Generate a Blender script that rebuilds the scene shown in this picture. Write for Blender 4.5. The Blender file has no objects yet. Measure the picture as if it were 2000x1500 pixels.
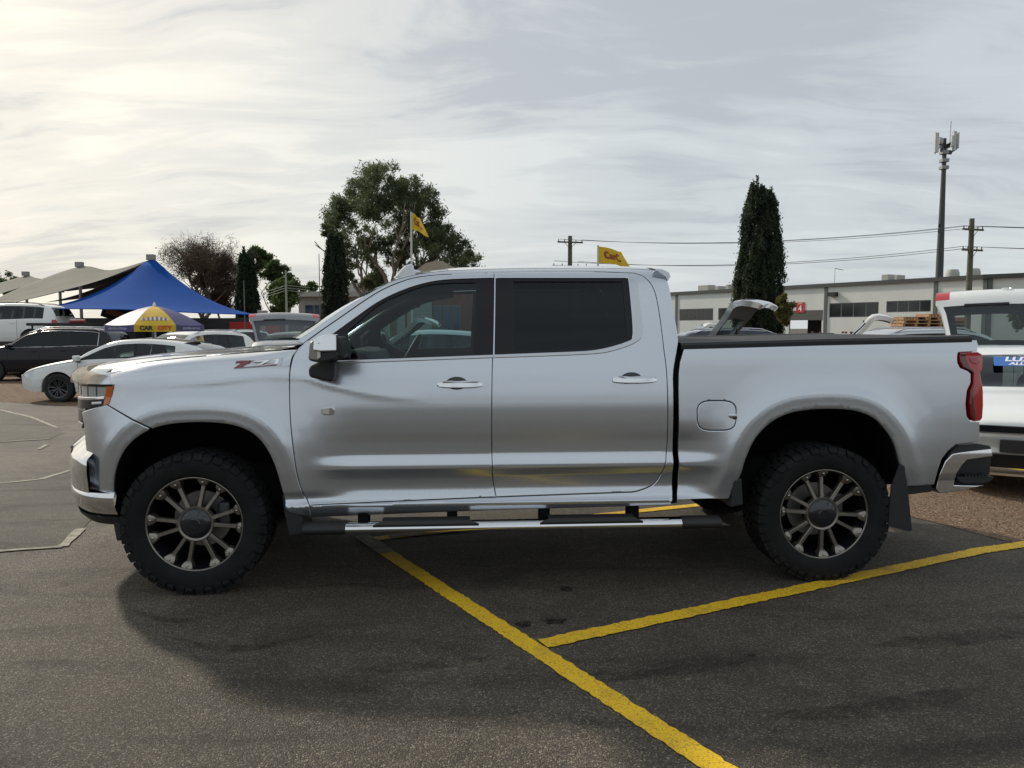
import bpy, bmesh, math, random
import numpy as np
from mathutils import Vector, Matrix, geometry
random.seed(7); rng = np.random.RandomState(11)
R = math.radians
scene = bpy.context.scene
col = scene.collection

# ------------------------------------------------------------------ camera
FPX, PITCH, HC = 1480.0, R(4.25), 1.531
cam_d = bpy.data.cameras.new('camera'); cam = bpy.data.objects.new('camera', cam_d); col.objects.link(cam)
cam.location = (0, 0, HC); cam.rotation_euler = (R(90) - PITCH, 0, 0)
cam_d.sensor_width = 36; cam_d.lens = FPX / 2000 * 36; cam_d.clip_end = 3000; cam_d.clip_start = .05
scene.camera = cam

# ------------------------------------------------------------------ sun, sky, exposure
SUN_AZ, SUN_EL = -45.0, 33.0          # azimuth from +Y (negative = left), elevation
sdir = Vector((math.sin(R(SUN_AZ)) * math.cos(R(SUN_EL)), math.cos(R(SUN_AZ)) * math.cos(R(SUN_EL)), math.sin(R(SUN_EL))))
sun_d = bpy.data.lights.new('sun', 'SUN'); sun = bpy.data.objects.new('sun', sun_d); col.objects.link(sun)
sun_d.energy = 2.9; sun_d.angle = R(3.2); sun_d.color = (1.0, .92, .78)
sun.rotation_euler = (-sdir).to_track_quat('-Z', 'Y').to_euler()
sun.location = sdir * 60
vs = scene.view_settings
vs.view_transform = 'Standard'; vs.look = 'None'; vs.exposure = 0.10; vs.gamma = 1.0; vs.use_curve_mapping = False

world = bpy.data.worlds.new('World'); scene.world = world; world.use_nodes = True
nt = world.node_tree; nt.nodes.clear()
def N(t, tp, **kw):
    n = t.nodes.new(tp)
    for k, v in kw.items(): setattr(n, k, v)
    return n
def math_node(t, op, a, b=None, c=None, clamp=False):
    n = t.nodes.new('ShaderNodeMath'); n.operation = op; n.use_clamp = clamp
    for i, v in enumerate((a, b, c)):
        if v is None: continue
        if isinstance(v, (int, float)): n.inputs[i].default_value = v
        else: t.links.new(v, n.inputs[i])
    return n.outputs[0]
def mixc(t, f, a, b, mode='MIX'):
    n = t.nodes.new('ShaderNodeMix'); n.data_type = 'RGBA'; n.blend_type = mode
    for s, v in ((n.inputs[0], f), (n.inputs[6], a), (n.inputs[7], b)):
        if isinstance(v, (int, float)): s.default_value = v
        elif isinstance(v, tuple): s.default_value = v if len(v) == 4 else (*v, 1)
        else: t.links.new(v, s)
    return n.outputs[2]
def ramp(t, f, stops, interp='LINEAR'):
    n = t.nodes.new('ShaderNodeValToRGB'); n.color_ramp.interpolation = interp
    e = n.color_ramp.elements
    while len(e) < len(stops): e.new(.5)
    for el, (p, c) in zip(e, stops):
        el.position = p; el.color = (c, c, c, 1) if isinstance(c, (int, float)) else (*c, 1)
    t.links.new(f, n.inputs[0]); return n.outputs[0]
def noise(t, vec, scale, detail=5, rough=.55, dist=0.0, out='Fac'):
    n = t.nodes.new('ShaderNodeTexNoise'); n.inputs['Scale'].default_value = scale; n.inputs['Detail'].default_value = detail
    n.inputs['Roughness'].default_value = rough; n.inputs['Distortion'].default_value = dist
    if vec is not None: t.links.new(vec, n.inputs['Vector'])
    return n.outputs[out]
def mapping(t, vec, scale=(1, 1, 1), rot=(0, 0, 0), loc=(0, 0, 0)):
    n = t.nodes.new('ShaderNodeMapping'); n.inputs['Scale'].default_value = scale; n.inputs['Rotation'].default_value = rot; n.inputs['Location'].default_value = loc
    t.links.new(vec, n.inputs['Vector']); return n.outputs[0]

def build_world():
    t = nt
    out = N(t, 'ShaderNodeOutputWorld'); bg = N(t, 'ShaderNodeBackground')
    sky = N(t, 'ShaderNodeTexSky'); sky.sky_type = 'NISHITA'; sky.sun_disc = False
    sky.sun_elevation = R(SUN_EL); sky.sun_rotation = R(SUN_AZ); sky.air_density = 1.2; sky.dust_density = 2.0
    tc = N(t, 'ShaderNodeTexCoord'); d = tc.outputs['Generated']
    sep = N(t, 'ShaderNodeSeparateXYZ'); t.links.new(d, sep.inputs[0])
    zc = math_node(t, 'MAXIMUM', sep.outputs[2], 0.0)
    den = math_node(t, 'ADD', zc, .16)
    cx = math_node(t, 'DIVIDE', sep.outputs[0], den); cy = math_node(t, 'DIVIDE', sep.outputs[1], den)
    cmb = N(t, 'ShaderNodeCombineXYZ'); t.links.new(cx, cmb.inputs[0]); t.links.new(cy, cmb.inputs[1])
    p = cmb.outputs[0]
    # a layer of stretched wispy cloud: two anisotropic noises, warped
    warp = noise(t, p, .55, 3, .5, out='Color')
    pw = N(t, 'ShaderNodeVectorMath', operation='MULTIPLY_ADD'); t.links.new(warp, pw.inputs[0]); pw.inputs[1].default_value = (1.1, 1.1, 0); t.links.new(p, pw.inputs[2])
    n1 = noise(t, mapping(t, pw.outputs[0], (.62, 1.15, 1), (0, 0, R(30)), (2.7, 1.3, 0)), .80, 7, .56, .25)
    n2 = noise(t, mapping(t, pw.outputs[0], (1.0, 3.0, 1), (0, 0, R(30)), (8.2, 5.1, 0)), 1.3, 6, .6, .4)
    nn = math_node(t, 'ADD', math_node(t, 'MULTIPLY', n1, .66), math_node(t, 'MULTIPLY', n2, .34))
    thick = ramp(t, nn, [(.425, 0.0), (.50, .42), (.585, 1.0)], 'EASE')
    # closeness to the sun behind the cloud layer
    dot = N(t, 'ShaderNodeVectorMath', operation='DOT_PRODUCT'); t.links.new(d, dot.inputs[0]); dot.inputs[1].default_value = sdir
    cs = math_node(t, 'MAXIMUM', dot.outputs['Value'], 0.0)
    wide = math_node(t, 'POWER', cs, 5.0); near = math_node(t, 'POWER', cs, 16.0)
    # thin veil: bright and warm towards the sun; thick cloud: grey
    veil = mixc(t, wide, (.655, .71, .735, 1), (1.08, 1.02, .90, 1))
    veil = mixc(t, math_node(t, 'MULTIPLY', near, .6), veil, (1.30, 1.14, .82, 1))
    grey = mixc(t, wide, (.47, .51, .555, 1), (.56, .58, .60, 1))
    cl = mixc(t, thick, veil, grey)
    # the haze towards the horizon glows warm below the sun
    hz = math_node(t, 'POWER', math_node(t, 'SUBTRACT', 1.0, zc), 5.0)
    hcol = mixc(t, math_node(t, 'POWER', cs, 5.0), (.69, .735, .745, 1), (1.60, 1.34, .90, 1))
    cl = mixc(t, math_node(t, 'MULTIPLY', hz, math_node(t, 'SUBTRACT', .62, math_node(t, 'MULTIPLY', thick, .25))), cl, hcol)
    skyc = N(t, 'ShaderNodeVectorMath', operation='SCALE'); t.links.new(sky.outputs[0], skyc.inputs[0]); skyc.inputs[3].default_value = .07
    fin = mixc(t, .9, skyc.outputs[0], cl)
    t.links.new(fin, bg.inputs[0]); bg.inputs[1].default_value = 1.0
    t.links.new(bg.outputs[0], out.inputs[0])
build_world()

# ------------------------------------------------------------------ surveying: photograph -> place
CP, SP = math.cos(PITCH), math.sin(PITCH)
def ray(px, py):
    dx, dy = (px - 1000) / FPX, (py - 750) / FPX
    return Vector((dx, CP - dy * SP, -(dy * CP + SP)))
def gz(x, y):
    """the yard falls away gently behind the bay and towards the right"""
    return -.0115 * min(max(y - 5.5, 0), 40) - .045 * min(max(x - 3.2, 0), 2.2)
def gnd(px, py):
    d = ray(px, py); z = 0.0
    for _ in range(12):
        k = (z - HC) / d.z; z = gz(d.x * k, d.y * k)
    return Vector((d.x * k, d.y * k, z))
def atY(px, py, Y):
    d = ray(px, py); k = Y / d.y; return Vector((d.x * k, Y, HC + d.z * k))

# ------------------------------------------------------------------ materials
MATS = {}
def M(name, c, rough=.5, metal=0.0, coat=0.0, spec=.5, var=0.0, vscale=6.0, bump=0.0, bscale=40.0, rvar=0.0, emis=None, alpha=None):
    if name in MATS: return MATS[name]
    m = bpy.data.materials.new(name); m.use_nodes = True; t = m.node_tree
    b = t.nodes['Principled BSDF']
    b.inputs['Base Color'].default_value = (*c, 1); b.inputs['Roughness'].default_value = rough; b.inputs['Metallic'].default_value = metal
    b.inputs['Coat Weight'].default_value = coat; b.inputs['Coat Roughness'].default_value = .03; b.inputs['Specular IOR Level'].default_value = spec
    tc = None
    if var or bump or rvar:
        tc = N(t, 'ShaderNodeTexCoord').outputs['Object']
    if var:
        n = noise(t, tc, vscale, 6, .6)
        lo = tuple(max(0, x * (1 - var)) for x in c); hi = tuple(min(1, x * (1 + var)) for x in c)
        t.links.new(ramp(t, n, [(.3, lo), (.7, hi)]), b.inputs['Base Color'])
    if rvar:
        n = noise(t, tc, vscale * 2.3, 4, .6)
        t.links.new(ramp(t, n, [(.3, max(0, rough - rvar)), (.7, min(1, rough + rvar))]), b.inputs['Roughness'])
    if bump:
        n = noise(t, tc, bscale, 4, .6); bn = N(t, 'ShaderNodeBump'); bn.inputs['Strength'].default_value = bump; bn.inputs['Distance'].default_value = .01
        t.links.new(n, bn.inputs['Height']); t.links.new(bn.outputs[0], b.inputs['Normal'])
    if emis:
        b.inputs['Emission Color'].default_value = (*emis[:3], 1); b.inputs['Emission Strength'].default_value = emis[3]
    MATS[name] = m; return m
def glass(name, tint, refl=1.0):
    if name in MATS: return MATS[name]
    m = bpy.data.materials.new(name); m.use_nodes = True; t = m.node_tree; t.nodes.clear()
    o = N(t, 'ShaderNodeOutputMaterial'); tr = N(t, 'ShaderNodeBsdfTransparent'); tr.inputs[0].default_value = (*tint, 1)
    g = N(t, 'ShaderNodeBsdfGlossy'); g.inputs['Roughness'].default_value = .02; g.inputs[0].default_value = (.9, .95, 1, 1)
    fr = N(t, 'ShaderNodeFresnel'); fr.inputs[0].default_value = 1.5
    f = math_node(t, 'MULTIPLY', fr.outputs[0], refl, clamp=True)
    mx = N(t, 'ShaderNodeMixShader'); t.links.new(f, mx.inputs[0]); t.links.new(tr.outputs[0], mx.inputs[1]); t.links.new(g.outputs[0], mx.inputs[2])
    t.links.new(mx.outputs[0], o.inputs[0]); MATS[name] = m; return m
def paint(name, c, metal=.0, rough=.35, coat=1.0, flake=0.0):
    if name in MATS: return MATS[name]
    m = M(name, c, rough, metal, coat)
    if flake:
        t = m.node_tree; b = t.nodes['Principled BSDF']; tc = N(t, 'ShaderNodeTexCoord').outputs['Object']
        n = noise(t, tc, 900, 1, .5)
        t.links.new(ramp(t, n, [(.3, tuple(x * (1 - flake) for x in c)), (.7, tuple(min(1, x * (1 + flake)) for x in c))]), b.inputs['Base Color'])
    return m

# ------------------------------------------------------------------ mesh helpers
def tag(o, label=None, cat=None, group=None, kind=None):
    if label: o['label'] = label
    if cat: o['category'] = cat
    if group: o['group'] = group
    if kind: o['kind'] = kind
    return o
def empty(name, loc=(0, 0, 0), rz=0.0):
    o = bpy.data.objects.new(name, None); o.location = loc; o.rotation_euler = (0, 0, rz); col.objects.link(o); o.empty_display_size = .2; return o
def link(name, me, mat=None, parent=None):
    o = bpy.data.objects.new(name, me); col.objects.link(o)
    if mat is not None and not me.materials: me.materials.append(mat)
    if parent is not None: o.parent = parent
    return o
class MB:
    def __init__(s): s.v = []; s.f = []; s.mi = []
    def add(s, v, f, mi=0):
        o = len(s.v); s.v += [tuple(p) for p in v]; s.f += [tuple(i + o for i in q) for q in f]; s.mi += [mi] * len(f); return s
    def box(s, c, size, rot=None, mi=0):
        x, y, z = (k / 2 for k in size)
        v = [Vector((a, b, d)) for a in (-x, x) for b in (-y, y) for d in (-z, z)]
        if rot is not None: v = [rot @ p for p in v]
        v = [p + Vector(c) for p in v]
        return s.add(v, [(0, 1, 3, 2), (4, 6, 7, 5), (0, 4, 5, 1), (2, 3, 7, 6), (0, 2, 6, 4), (1, 5, 7, 3)], mi)
    def bar(s, a, b, w, h=None, mi=0):
        a = Vector(a); b = Vector(b); h = h or w; d = b - a
        q = d.to_track_quat('X', 'Z').to_matrix()
        return s.box((a + b) / 2, (d.length, w, h), q, mi)
    def tube(s, pts, r, seg=8, caps=True, mi=0):
        pts = [Vector(p) for p in pts]; n = len(pts)
        rr = r if isinstance(r, (list, tuple)) else [r] * n
        v = []; f = []; up = None
        for i, p in enumerate(pts):
            d = (pts[min(i + 1, n - 1)] - pts[max(i - 1, 0)]).normalized()
            if up is None: up = d.orthogonal().normalized()
            else:
                up = up - d * up.dot(d); up = up.normalized() if up.length > 1e-6 else d.orthogonal().normalized()
            w = d.cross(up)
            for k in range(seg):
                a = 2 * math.pi * k / seg; v.append(p + (up * math.cos(a) + w * math.sin(a)) * rr[i])
        for i in range(n - 1):
            for k in range(seg):
                k2 = (k + 1) % seg; f.append((i * seg + k, i * seg + k2, (i + 1) * seg + k2, (i + 1) * seg + k))
        if caps: f.append(tuple(range(seg))[::-1]); f.append(tuple((n - 1) * seg + k for k in range(seg)))
        return s.add(v, f, mi)
    def lathe(s, prof, seg=32, axis='Z', origin=(0, 0, 0), mi=0, close=False):
        v = []; f = []; n = len(prof); o = Vector(origin)
        for k in range(seg):
            a = 2 * math.pi * k / seg; c, q = math.cos(a), math.sin(a)
            for (r, h) in prof:
                p = {'Z': (r * c, r * q, h), 'Y': (r * c, h, r * q), 'X': (h, r * c, r * q)}[axis]; v.append(Vector(p) + o)
        for k in range(seg):
            k2 = (k + 1) % seg
            for i in range(n if close else n - 1):
                i2 = (i + 1) % n; f.append((k * n + i, k2 * n + i, k2 * n + i2, k * n + i2))
        return s.add(v, f, mi)
    def grid(s, rows, mi=0, wrap=False):
        n = len(rows[0]); v = [p for r in rows for p in r]; f = []
        for i in range(len(rows) - 1):
            for k in range(n if wrap else n - 1):
                k2 = (k + 1) % n; f.append((i * n + k, i * n + k2, (i + 1) * n + k2, (i + 1) * n + k))
        return s.add(v, f, mi)
    def prism(s, poly, d, mi=0):
        """poly: list of 3-D points of a flat outline, d: thickness vector"""
        n = len(poly); d = Vector(d); a = [Vector(p) for p in poly]
        v = a + [p + d for p in a]
        return s.add(v, [tuple(range(n))[::-1], tuple(range(n, 2 * n))] + [(i, (i + 1) % n, n + (i + 1) % n, n + i) for i in range(n)], mi)
    def build(s, name, mat, parent=None, smooth=None, bevel=0.0, recalc=True, bseg=2):
        me = bpy.data.meshes.new(name); me.from_pydata([tuple(p) for p in s.v], [], s.f)
        mats = mat if isinstance(mat, (list, tuple)) else [mat]
        for m in mats: me.materials.append(m)
        if len(mats) > 1: me.polygons.foreach_set('material_index', s.mi)
        bm = bmesh.new(); bm.from_mesh(me)
        if bevel:
            ed = [e for e in bm.edges if len(e.link_faces) == 2 and e.calc_face_angle(0) > R(28)]
            bmesh.ops.bevel(bm, geom=ed, offset=bevel, segments=bseg, affect='EDGES', profile=.5, clamp_overlap=True)
        if recalc: bmesh.ops.recalc_face_normals(bm, faces=bm.faces)
        if smooth is not None:
            for fc in bm.faces: fc.smooth = True
            for e in bm.edges:
                if len(e.link_faces) == 2 and e.calc_face_angle(0) > R(smooth): e.smooth = False
        bm.to_mesh(me); bm.free()
        return link(name, me, None, parent)
def catmull(pts, n=6, closed=False):
    P = [np.array(p, float) for p in pts]; out = []; m = len(P)
    for i in range(m if closed else m - 1):
        p1, p2 = P[i], P[(i + 1) % m]
        p0 = P[i - 1] if (i > 0 or closed) else 2 * p1 - p2
        p3 = P[(i + 2) % m] if (i + 2 < m or closed) else 2 * p2 - p1
        for k in range(n):
            t = k / n
            out.append(.5 * ((2 * p1) + (-p0 + p2) * t + (2 * p0 - 5 * p1 + 4 * p2 - p3) * t * t + (-p0 + 3 * p1 - 3 * p2 + p3) * t ** 3))
    if not closed: out.append(P[-1])
    return out
def pchip(xs, ys):
    xs = np.array(xs, float); ys = np.array(ys, float); h = np.diff(xs); dl = np.diff(ys) / h
    d = np.zeros_like(ys); d[0] = dl[0]; d[-1] = dl[-1]
    for i in range(1, len(xs) - 1):
        if dl[i - 1] * dl[i] > 0:
            w1 = 2 * h[i] + h[i - 1]; w2 = h[i] + 2 * h[i - 1]; d[i] = (w1 + w2) / (w1 / dl[i - 1] + w2 / dl[i])
    def f(x):
        x = np.clip(np.asarray(x, float), xs[0], xs[-1]); i = np.clip(np.searchsorted(xs, x) - 1, 0, len(xs) - 2)
        t = (x - xs[i]) / h[i]
        return ys[i] * (1 + 2 * t) * (1 - t) ** 2 + d[i] * h[i] * t * (1 - t) ** 2 + ys[i + 1] * t * t * (3 - 2 * t) + d[i + 1] * h[i] * t * t * (t - 1)
    return f
def sstep(a, b, x):
    t = np.clip((np.asarray(x, float) - a) / (b - a), 0, 1); return t * t * (3 - 2 * t)
def text_mesh(body, size, extrude=.002, align='CENTER', shear=0.0, space=1.0, offset=0.0):
    cu = bpy.data.curves.new('lettering', 'FONT'); cu.body = body; cu.size = size; cu.extrude = extrude; cu.align_x = align; cu.align_y = 'CENTER'
    cu.shear = shear; cu.space_character = space; cu.offset = offset; cu.resolution_u = 3
    o = bpy.data.objects.new('lettering', cu); col.objects.link(o)
    bpy.context.view_layer.update()
    me = bpy.data.meshes.new_from_object(o.evaluated_get(bpy.context.evaluated_depsgraph_get()))
    bpy.data.objects.remove(o); bpy.data.curves.remove(cu); return me
def text(body, size, mat, parent, mtx, **kw):
    """lettering lying in the local XY plane of mtx, as a part of parent"""
    me = text_mesh(body, size, **kw); me.transform(mtx); me.materials.clear(); me.materials.append(mat)
    return link('lettering', me, None, parent)
def basis(o, x, y):
    x = Vector(x).normalized(); y = Vector(y); z = x.cross(y).normalized(); y = z.cross(x)
    m = Matrix((x, y, z)).transposed().to_4x4(); m.translation = Vector(o); return m
# ------------------------------------------------------------------ ground
def asphalt_mat(name, base, tint, grain=1.0, spec=.35):
    m = bpy.data.materials.new(name); m.use_nodes = True; t = m.node_tree; b = t.nodes['Principled BSDF']
    tc = N(t, 'ShaderNodeTexCoord').outputs['Object']
    v = N(t, 'ShaderNodeTexVoronoi'); v.inputs['Scale'].default_value = 185 * grain; t.links.new(tc, v.inputs['Vector'])
    vd = v.outputs['Distance']; vc = N(t, 'ShaderNodeSeparateColor'); t.links.new(v.outputs['Color'], vc.inputs[0])
    big = noise(t, tc, .55, 6, .62); mid = noise(t, tc, 4.0, 6, .65); stain = noise(t, mapping(t, tc, (.45, 2.0, 1), (0, 0, .12), (3, 1, 0)), 1.3, 6, .65, .8)
    # stones of different brightness in dark bitumen
    st = ramp(t, vc.outputs[0], [(0.0, .42), (.55, .80), (.86, 1.25), (.95, 2.1), (1.0, 3.2)])
    f1 = ramp(t, big, [(.3, .80), (.7, 1.18)]); f2 = ramp(t, mid, [(.28, .78), (.72, 1.16)]); f3 = ramp(t, stain, [(.30, .45), (.48, .97), (1.0, 1.08)])
    k = math_node(t, 'MULTIPLY', math_node(t, 'MULTIPLY', f1, f2), math_node(t, 'MULTIPLY', f3, st))
    cc = mixc(t, ramp(t, big, [(.4, 0.0), (.65, 1.0)]), (*base, 1), (*tint, 1))
    s = N(t, 'ShaderNodeVectorMath', operation='SCALE'); t.links.new(cc, s.inputs[0]); t.links.new(k, s.inputs[3])
    t.links.new(s.outputs[0], b.inputs['Base Color'])
    b.inputs['Specular IOR Level'].default_value = spec
    t.links.new(ramp(t, vc.outputs[1], [(0, .62), (1, .9)]), b.inputs['Roughness'])
    bn = N(t, 'ShaderNodeBump'); bn.inputs['Strength'].default_value = .75; bn.inputs['Distance'].default_value = .006
    h = math_node(t, 'ADD', math_node(t, 'MULTIPLY', vd, -1.0), math_node(t, 'MULTIPLY', noise(t, tc, 55 * grain, 3, .7), .9))
    t.links.new(h, bn.inputs['Height']); t.links.new(bn.outputs[0], b.inputs['Normal'])
    return m
def sheet(name, pts, z, mat, parent=None):
    me = bpy.data.meshes.new(name); me.from_pydata([(p[0], p[1], z) for p in pts], [], [tuple(range(len(pts)))])
    bm = bmesh.new(); bm.from_mesh(me); bmesh.ops.triangulate(bm, faces=bm.faces)
    for co, no in (((0, 5.5, 0), (0, 1, 0)), ((0, 45.5, 0), (0, 1, 0)), ((3.2, 0, 0), (1, 0, 0)), ((5.4, 0, 0), (1, 0, 0))):
        bmesh.ops.bisect_plane(bm, geom=bm.verts[:] + bm.edges[:] + bm.faces[:], plane_co=co, plane_no=no)
    for v in bm.verts: v.co.z += gz(v.co.x, v.co.y)
    for f in bm.faces:
        if f.normal.z < 0: f.normal_flip()
    bm.to_mesh(me); bm.free(); return link(name, me, mat, parent)
asph = asphalt_mat('asphalt', (.092, .079, .062), (.112, .095, .073))
ground = tag(sheet('ground', [(-900, -300), (900, -300), (900, 1500), (-900, 1500)], 0, asph), kind='structure')
def wobble(a, b, n, amp):
    a = Vector(a); b = Vector(b); d = b - a; nrm = Vector((-d.y, d.x, 0)).normalized()
    return [a + d * (i / n) + nrm * random.uniform(-amp, amp) for i in range(n + 1)]
# earthy red gravel of the display rows behind
gm = bpy.data.materials.new('red_gravel'); gm.use_nodes = True
def gravel_nodes():
    t = gm.node_tree; b = t.nodes['Principled BSDF']; tc = N(t, 'ShaderNodeTexCoord').outputs['Object']
    v = N(t, 'ShaderNodeTexVoronoi'); v.inputs['Scale'].default_value = 70; t.links.new(tc, v.inputs['Vector'])
    sc = N(t, 'ShaderNodeSeparateColor'); t.links.new(v.outputs['Color'], sc.inputs[0])
    c1 = ramp(t, sc.outputs[0], [(0, (.09, .055, .035)), (.5, (.18, .112, .070)), (.85, (.26, .172, .115)), (1, (.36, .30, .23))])
    c2 = mixc(t, ramp(t, noise(t, tc, .9, 5, .6), [(.35, 0.0), (.65, .55)]), c1, (.17, .125, .085, 1))
    t.links.new(c2, b.inputs['Base Color']); b.inputs['Roughness'].default_value = .9; b.inputs['Specular IOR Level'].default_value = .2
    bn = N(t, 'ShaderNodeBump'); bn.inputs['Strength'].default_value = .9; bn.inputs['Distance'].default_value = .012
    t.links.new(math_node(t, 'MULTIPLY', v.outputs['Distance'], -1.0), bn.inputs['Height']); t.links.new(bn.outputs[0], b.inputs['Normal'])
gravel_nodes()
gl = [(9.0, 1.0), (4.15, 4.6), (3.66, 5.3), (3.15, 6.3), (1.6, 8.2), (-7.7, 15.1), (-11.4, 16.9), (-18, 19.5), (-60, 34)]
edge = []
for a, b in zip(gl[:-1], gl[1:]):
    n = max(2, int((Vector(b) - Vector(a)).length / .25)); edge += [(p.x, p.y) for p in wobble((*a, 0), (*b, 0), n, .05)]
gravel = tag(sheet('gravel_bed', edge + [(-60, 75), (70, 75), (70, 1.0)], .004, gm), kind='structure')
# loose stones lying on the gravel and strayed on to the asphalt beside it
def loose(name, n, pick, smin, smax, mat, label, cat):
    vs_, fs_ = [], []
    for i in range(n):
        x, y = pick(); s = random.uniform(smin, smax); o = len(vs_); a = random.random() * 6.28
        for k in range(4):
            b_ = a + k * 1.571 + random.uniform(-.3, .3); vs_.append((x + s * math.cos(b_) * random.uniform(.7, 1.2), y + s * math.sin(b_), gz(x, y) + .004 + s * random.uniform(.0, .35)))
        vs_.append((x + random.uniform(-.3, .3) * s, y, gz(x, y) + .004 + s * random.uniform(.6, 1.0)))
        fs_ += [(o + k, o + (k + 1) % 4, o + 4) for k in range(4)]
    me = bpy.data.meshes.new(name); me.from_pydata(vs_, [], fs_); return tag(link(name, me, mat), label, cat, kind='stuff')
def pick_gravel():
    while True:
        if random.random() < .55:
            k = random.random() ** .8 * 6; i = random.random(); a, b = gl[1], gl[4]
            x = a[0] + (b[0] - a[0]) * i + random.gauss(0, .10) + k * .8; y = a[1] + (b[1] - a[1]) * i + random.gauss(0, .10) + k * .55; return x, y
        i = random.random(); a, b = gl[5], gl[7]; k = random.random() * 4
        return a[0] + (b[0] - a[0]) * i + random.gauss(0, .15) + k * .3, a[1] + (b[1] - a[1]) * i + random.gauss(0, .15) + k
loose('loose_gravel', 15000, pick_gravel, .004, .012, gm, 'loose reddish brown stones scattered over the gravel bed', 'gravel')
gritm = M('grit', (.16, .145, .12), .85, var=.5, vscale=30)
def pick_grit():
    return random.uniform(-4, 4.5), random.uniform(1.6, 9)
loose('loose_grit', 2600, pick_grit, .0018, .0045, gritm, 'pale grit scattered on the dark asphalt', 'grit')
# smoother concrete patches let into the asphalt, with worn cream edging lines
concm = asphalt_mat('patch_concrete', (.098, .088, .072), (.115, .104, .086), 1.6, .25)
cream = M('worn_cream_line', (.27, .25, .20), .85, var=.45, vscale=14, bump=.3, bscale=60)
def gp(*a): return [gnd(x, y) for x, y in a]
far_p = gp((-420, 775), (0, 800), (60, 815), (112, 836), (125, 846), (97, 858), (0, 864), (-420, 880))
near_p = gp((-420, 955), (0, 945), (80, 937), (135, 920), (190, 905), (235, 960), (160, 1034), (122, 1069), (0, 1078), (-420, 1095))
tag(sheet('concrete_patch', far_p, .004, concm), 'smooth tan concrete patch running towards the white hatchback', kind='structure')
tag(sheet('concrete_patch', near_p, .004, concm), 'smooth tan concrete patch beside the pickup front bumper', kind='structure')
def strip(name, a, b, w, z, mat, step=.12, amp=.006, taper=0):
    a = Vector((a[0], a[1], 0)); b = Vector((b[0], b[1], 0)); d = (b - a); n = max(3, int(d.length / step)); nr = Vector((-d.y, d.x, 0)).normalized()
    l = [a + d * (i / n) + nr * (w / 2 + random.uniform(-amp, amp)) for i in range(n + 1)]; r_ = [a + d * (i / n) - nr * (w / 2 + random.uniform(-amp, amp)) for i in range(n + 1)]
    v = [(p.x, p.y, z + gz(p.x, p.y)) for p in l + r_]
    me = bpy.data.meshes.new(name); me.from_pydata(v, [], [(i, n + 1 + i, n + 2 + i, i + 1) for i in range(n)])
    bm = bmesh.new(); bm.from_mesh(me); bmesh.ops.recalc_face_normals(bm, faces=bm.faces)
    if bm.faces[:][0].normal.z < 0:
        for f in bm.faces: f.normal_flip()
    bm.to_mesh(me); bm.free(); return tag(link(name, me, mat), kind='structure')
for k, (p0, p1, w) in enumerate([((-420, 780), (0, 801), .07), ((0, 801), (60, 815), .07), ((60, 815), (112, 836), .06), ((-420, 882), (0, 864), .06), ((0, 864), (97, 858), .05), ((76, 878), (92, 869), .05),
                   ((-420, 956), (0, 945), .055), ((0, 945), (80, 937), .05), ((80, 937), (135, 920), .06), ((-420, 1095), (0, 1078), .05), ((0, 1078), (122, 1069), .045), ((122, 1069), (158, 1034), .07)]):
    strip('edging_line', gnd(*p0), gnd(*p1), w, .008 + .0004 * (k % 2), cream, .1, .008)
# yellow bay markings, paint worn through to the stones
ym = bpy.data.materials.new('yellow_paint'); ym.use_nodes = True
def yellow_nodes():
    t = ym.node_tree; b = t.nodes['Principled BSDF']; tc = N(t, 'ShaderNodeTexCoord').outputs['Object']
    worn = ramp(t, noise(t, tc, 70, 5, .75), [(.345, .05), (.43, 1.0)])
    big = ramp(t, noise(t, tc, 3.5, 4, .6), [(.28, .6), (.45, 1.0)])
    v = N(t, 'ShaderNodeTexVoronoi'); v.inputs['Scale'].default_value = 120; t.links.new(tc, v.inputs['Vector'])
    pits = ramp(t, v.outputs['Distance'], [(.55, 1.0), (.85, .5)])
    f = math_node(t, 'MULTIPLY', math_node(t, 'MULTIPLY', worn, big), pits)
    yc = ramp(t, noise(t, tc, 9, 5, .6), [(.3, (.84, .50, .008)), (.7, (.90, .58, .012))])
    t.links.new(mixc(t, f, (.085, .07, .05, 1), yc), b.inputs['Base Color']); b.inputs['Roughness'].default_value = .7
    bn = N(t, 'ShaderNodeBump'); bn.inputs['Strength'].default_value = .6; bn.inputs['Distance'].default_value = .005
    t.links.new(math_node(t, 'ADD', noise(t, tc, 60, 4, .7), math_node(t, 'MULTIPLY', v.outputs['Distance'], -.6)), bn.inputs['Height']); t.links.new(bn.outputs[0], b.inputs['Normal'])
yellow_nodes()
strip('bay_line', gnd(752, 1078), gnd(1590, 1622), .105, .004, ym, .025, .006)
strip('bay_line', gnd(1060, 1259), gnd(2250, 1028), .105, .0065, ym, .025, .006)
strip('bay_line', gnd(722, 1054), gnd(1420, 981), .10, .0053, ym, .08, .005)
strip('bay_line', gnd(706, 1047), gnd(757, 1081), .11, .0073, cream, .06, .008)
strip('bay_line', gnd(760, 1050), gnd(1010, 1027), .07, .0087, cream, .06, .01)
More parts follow.
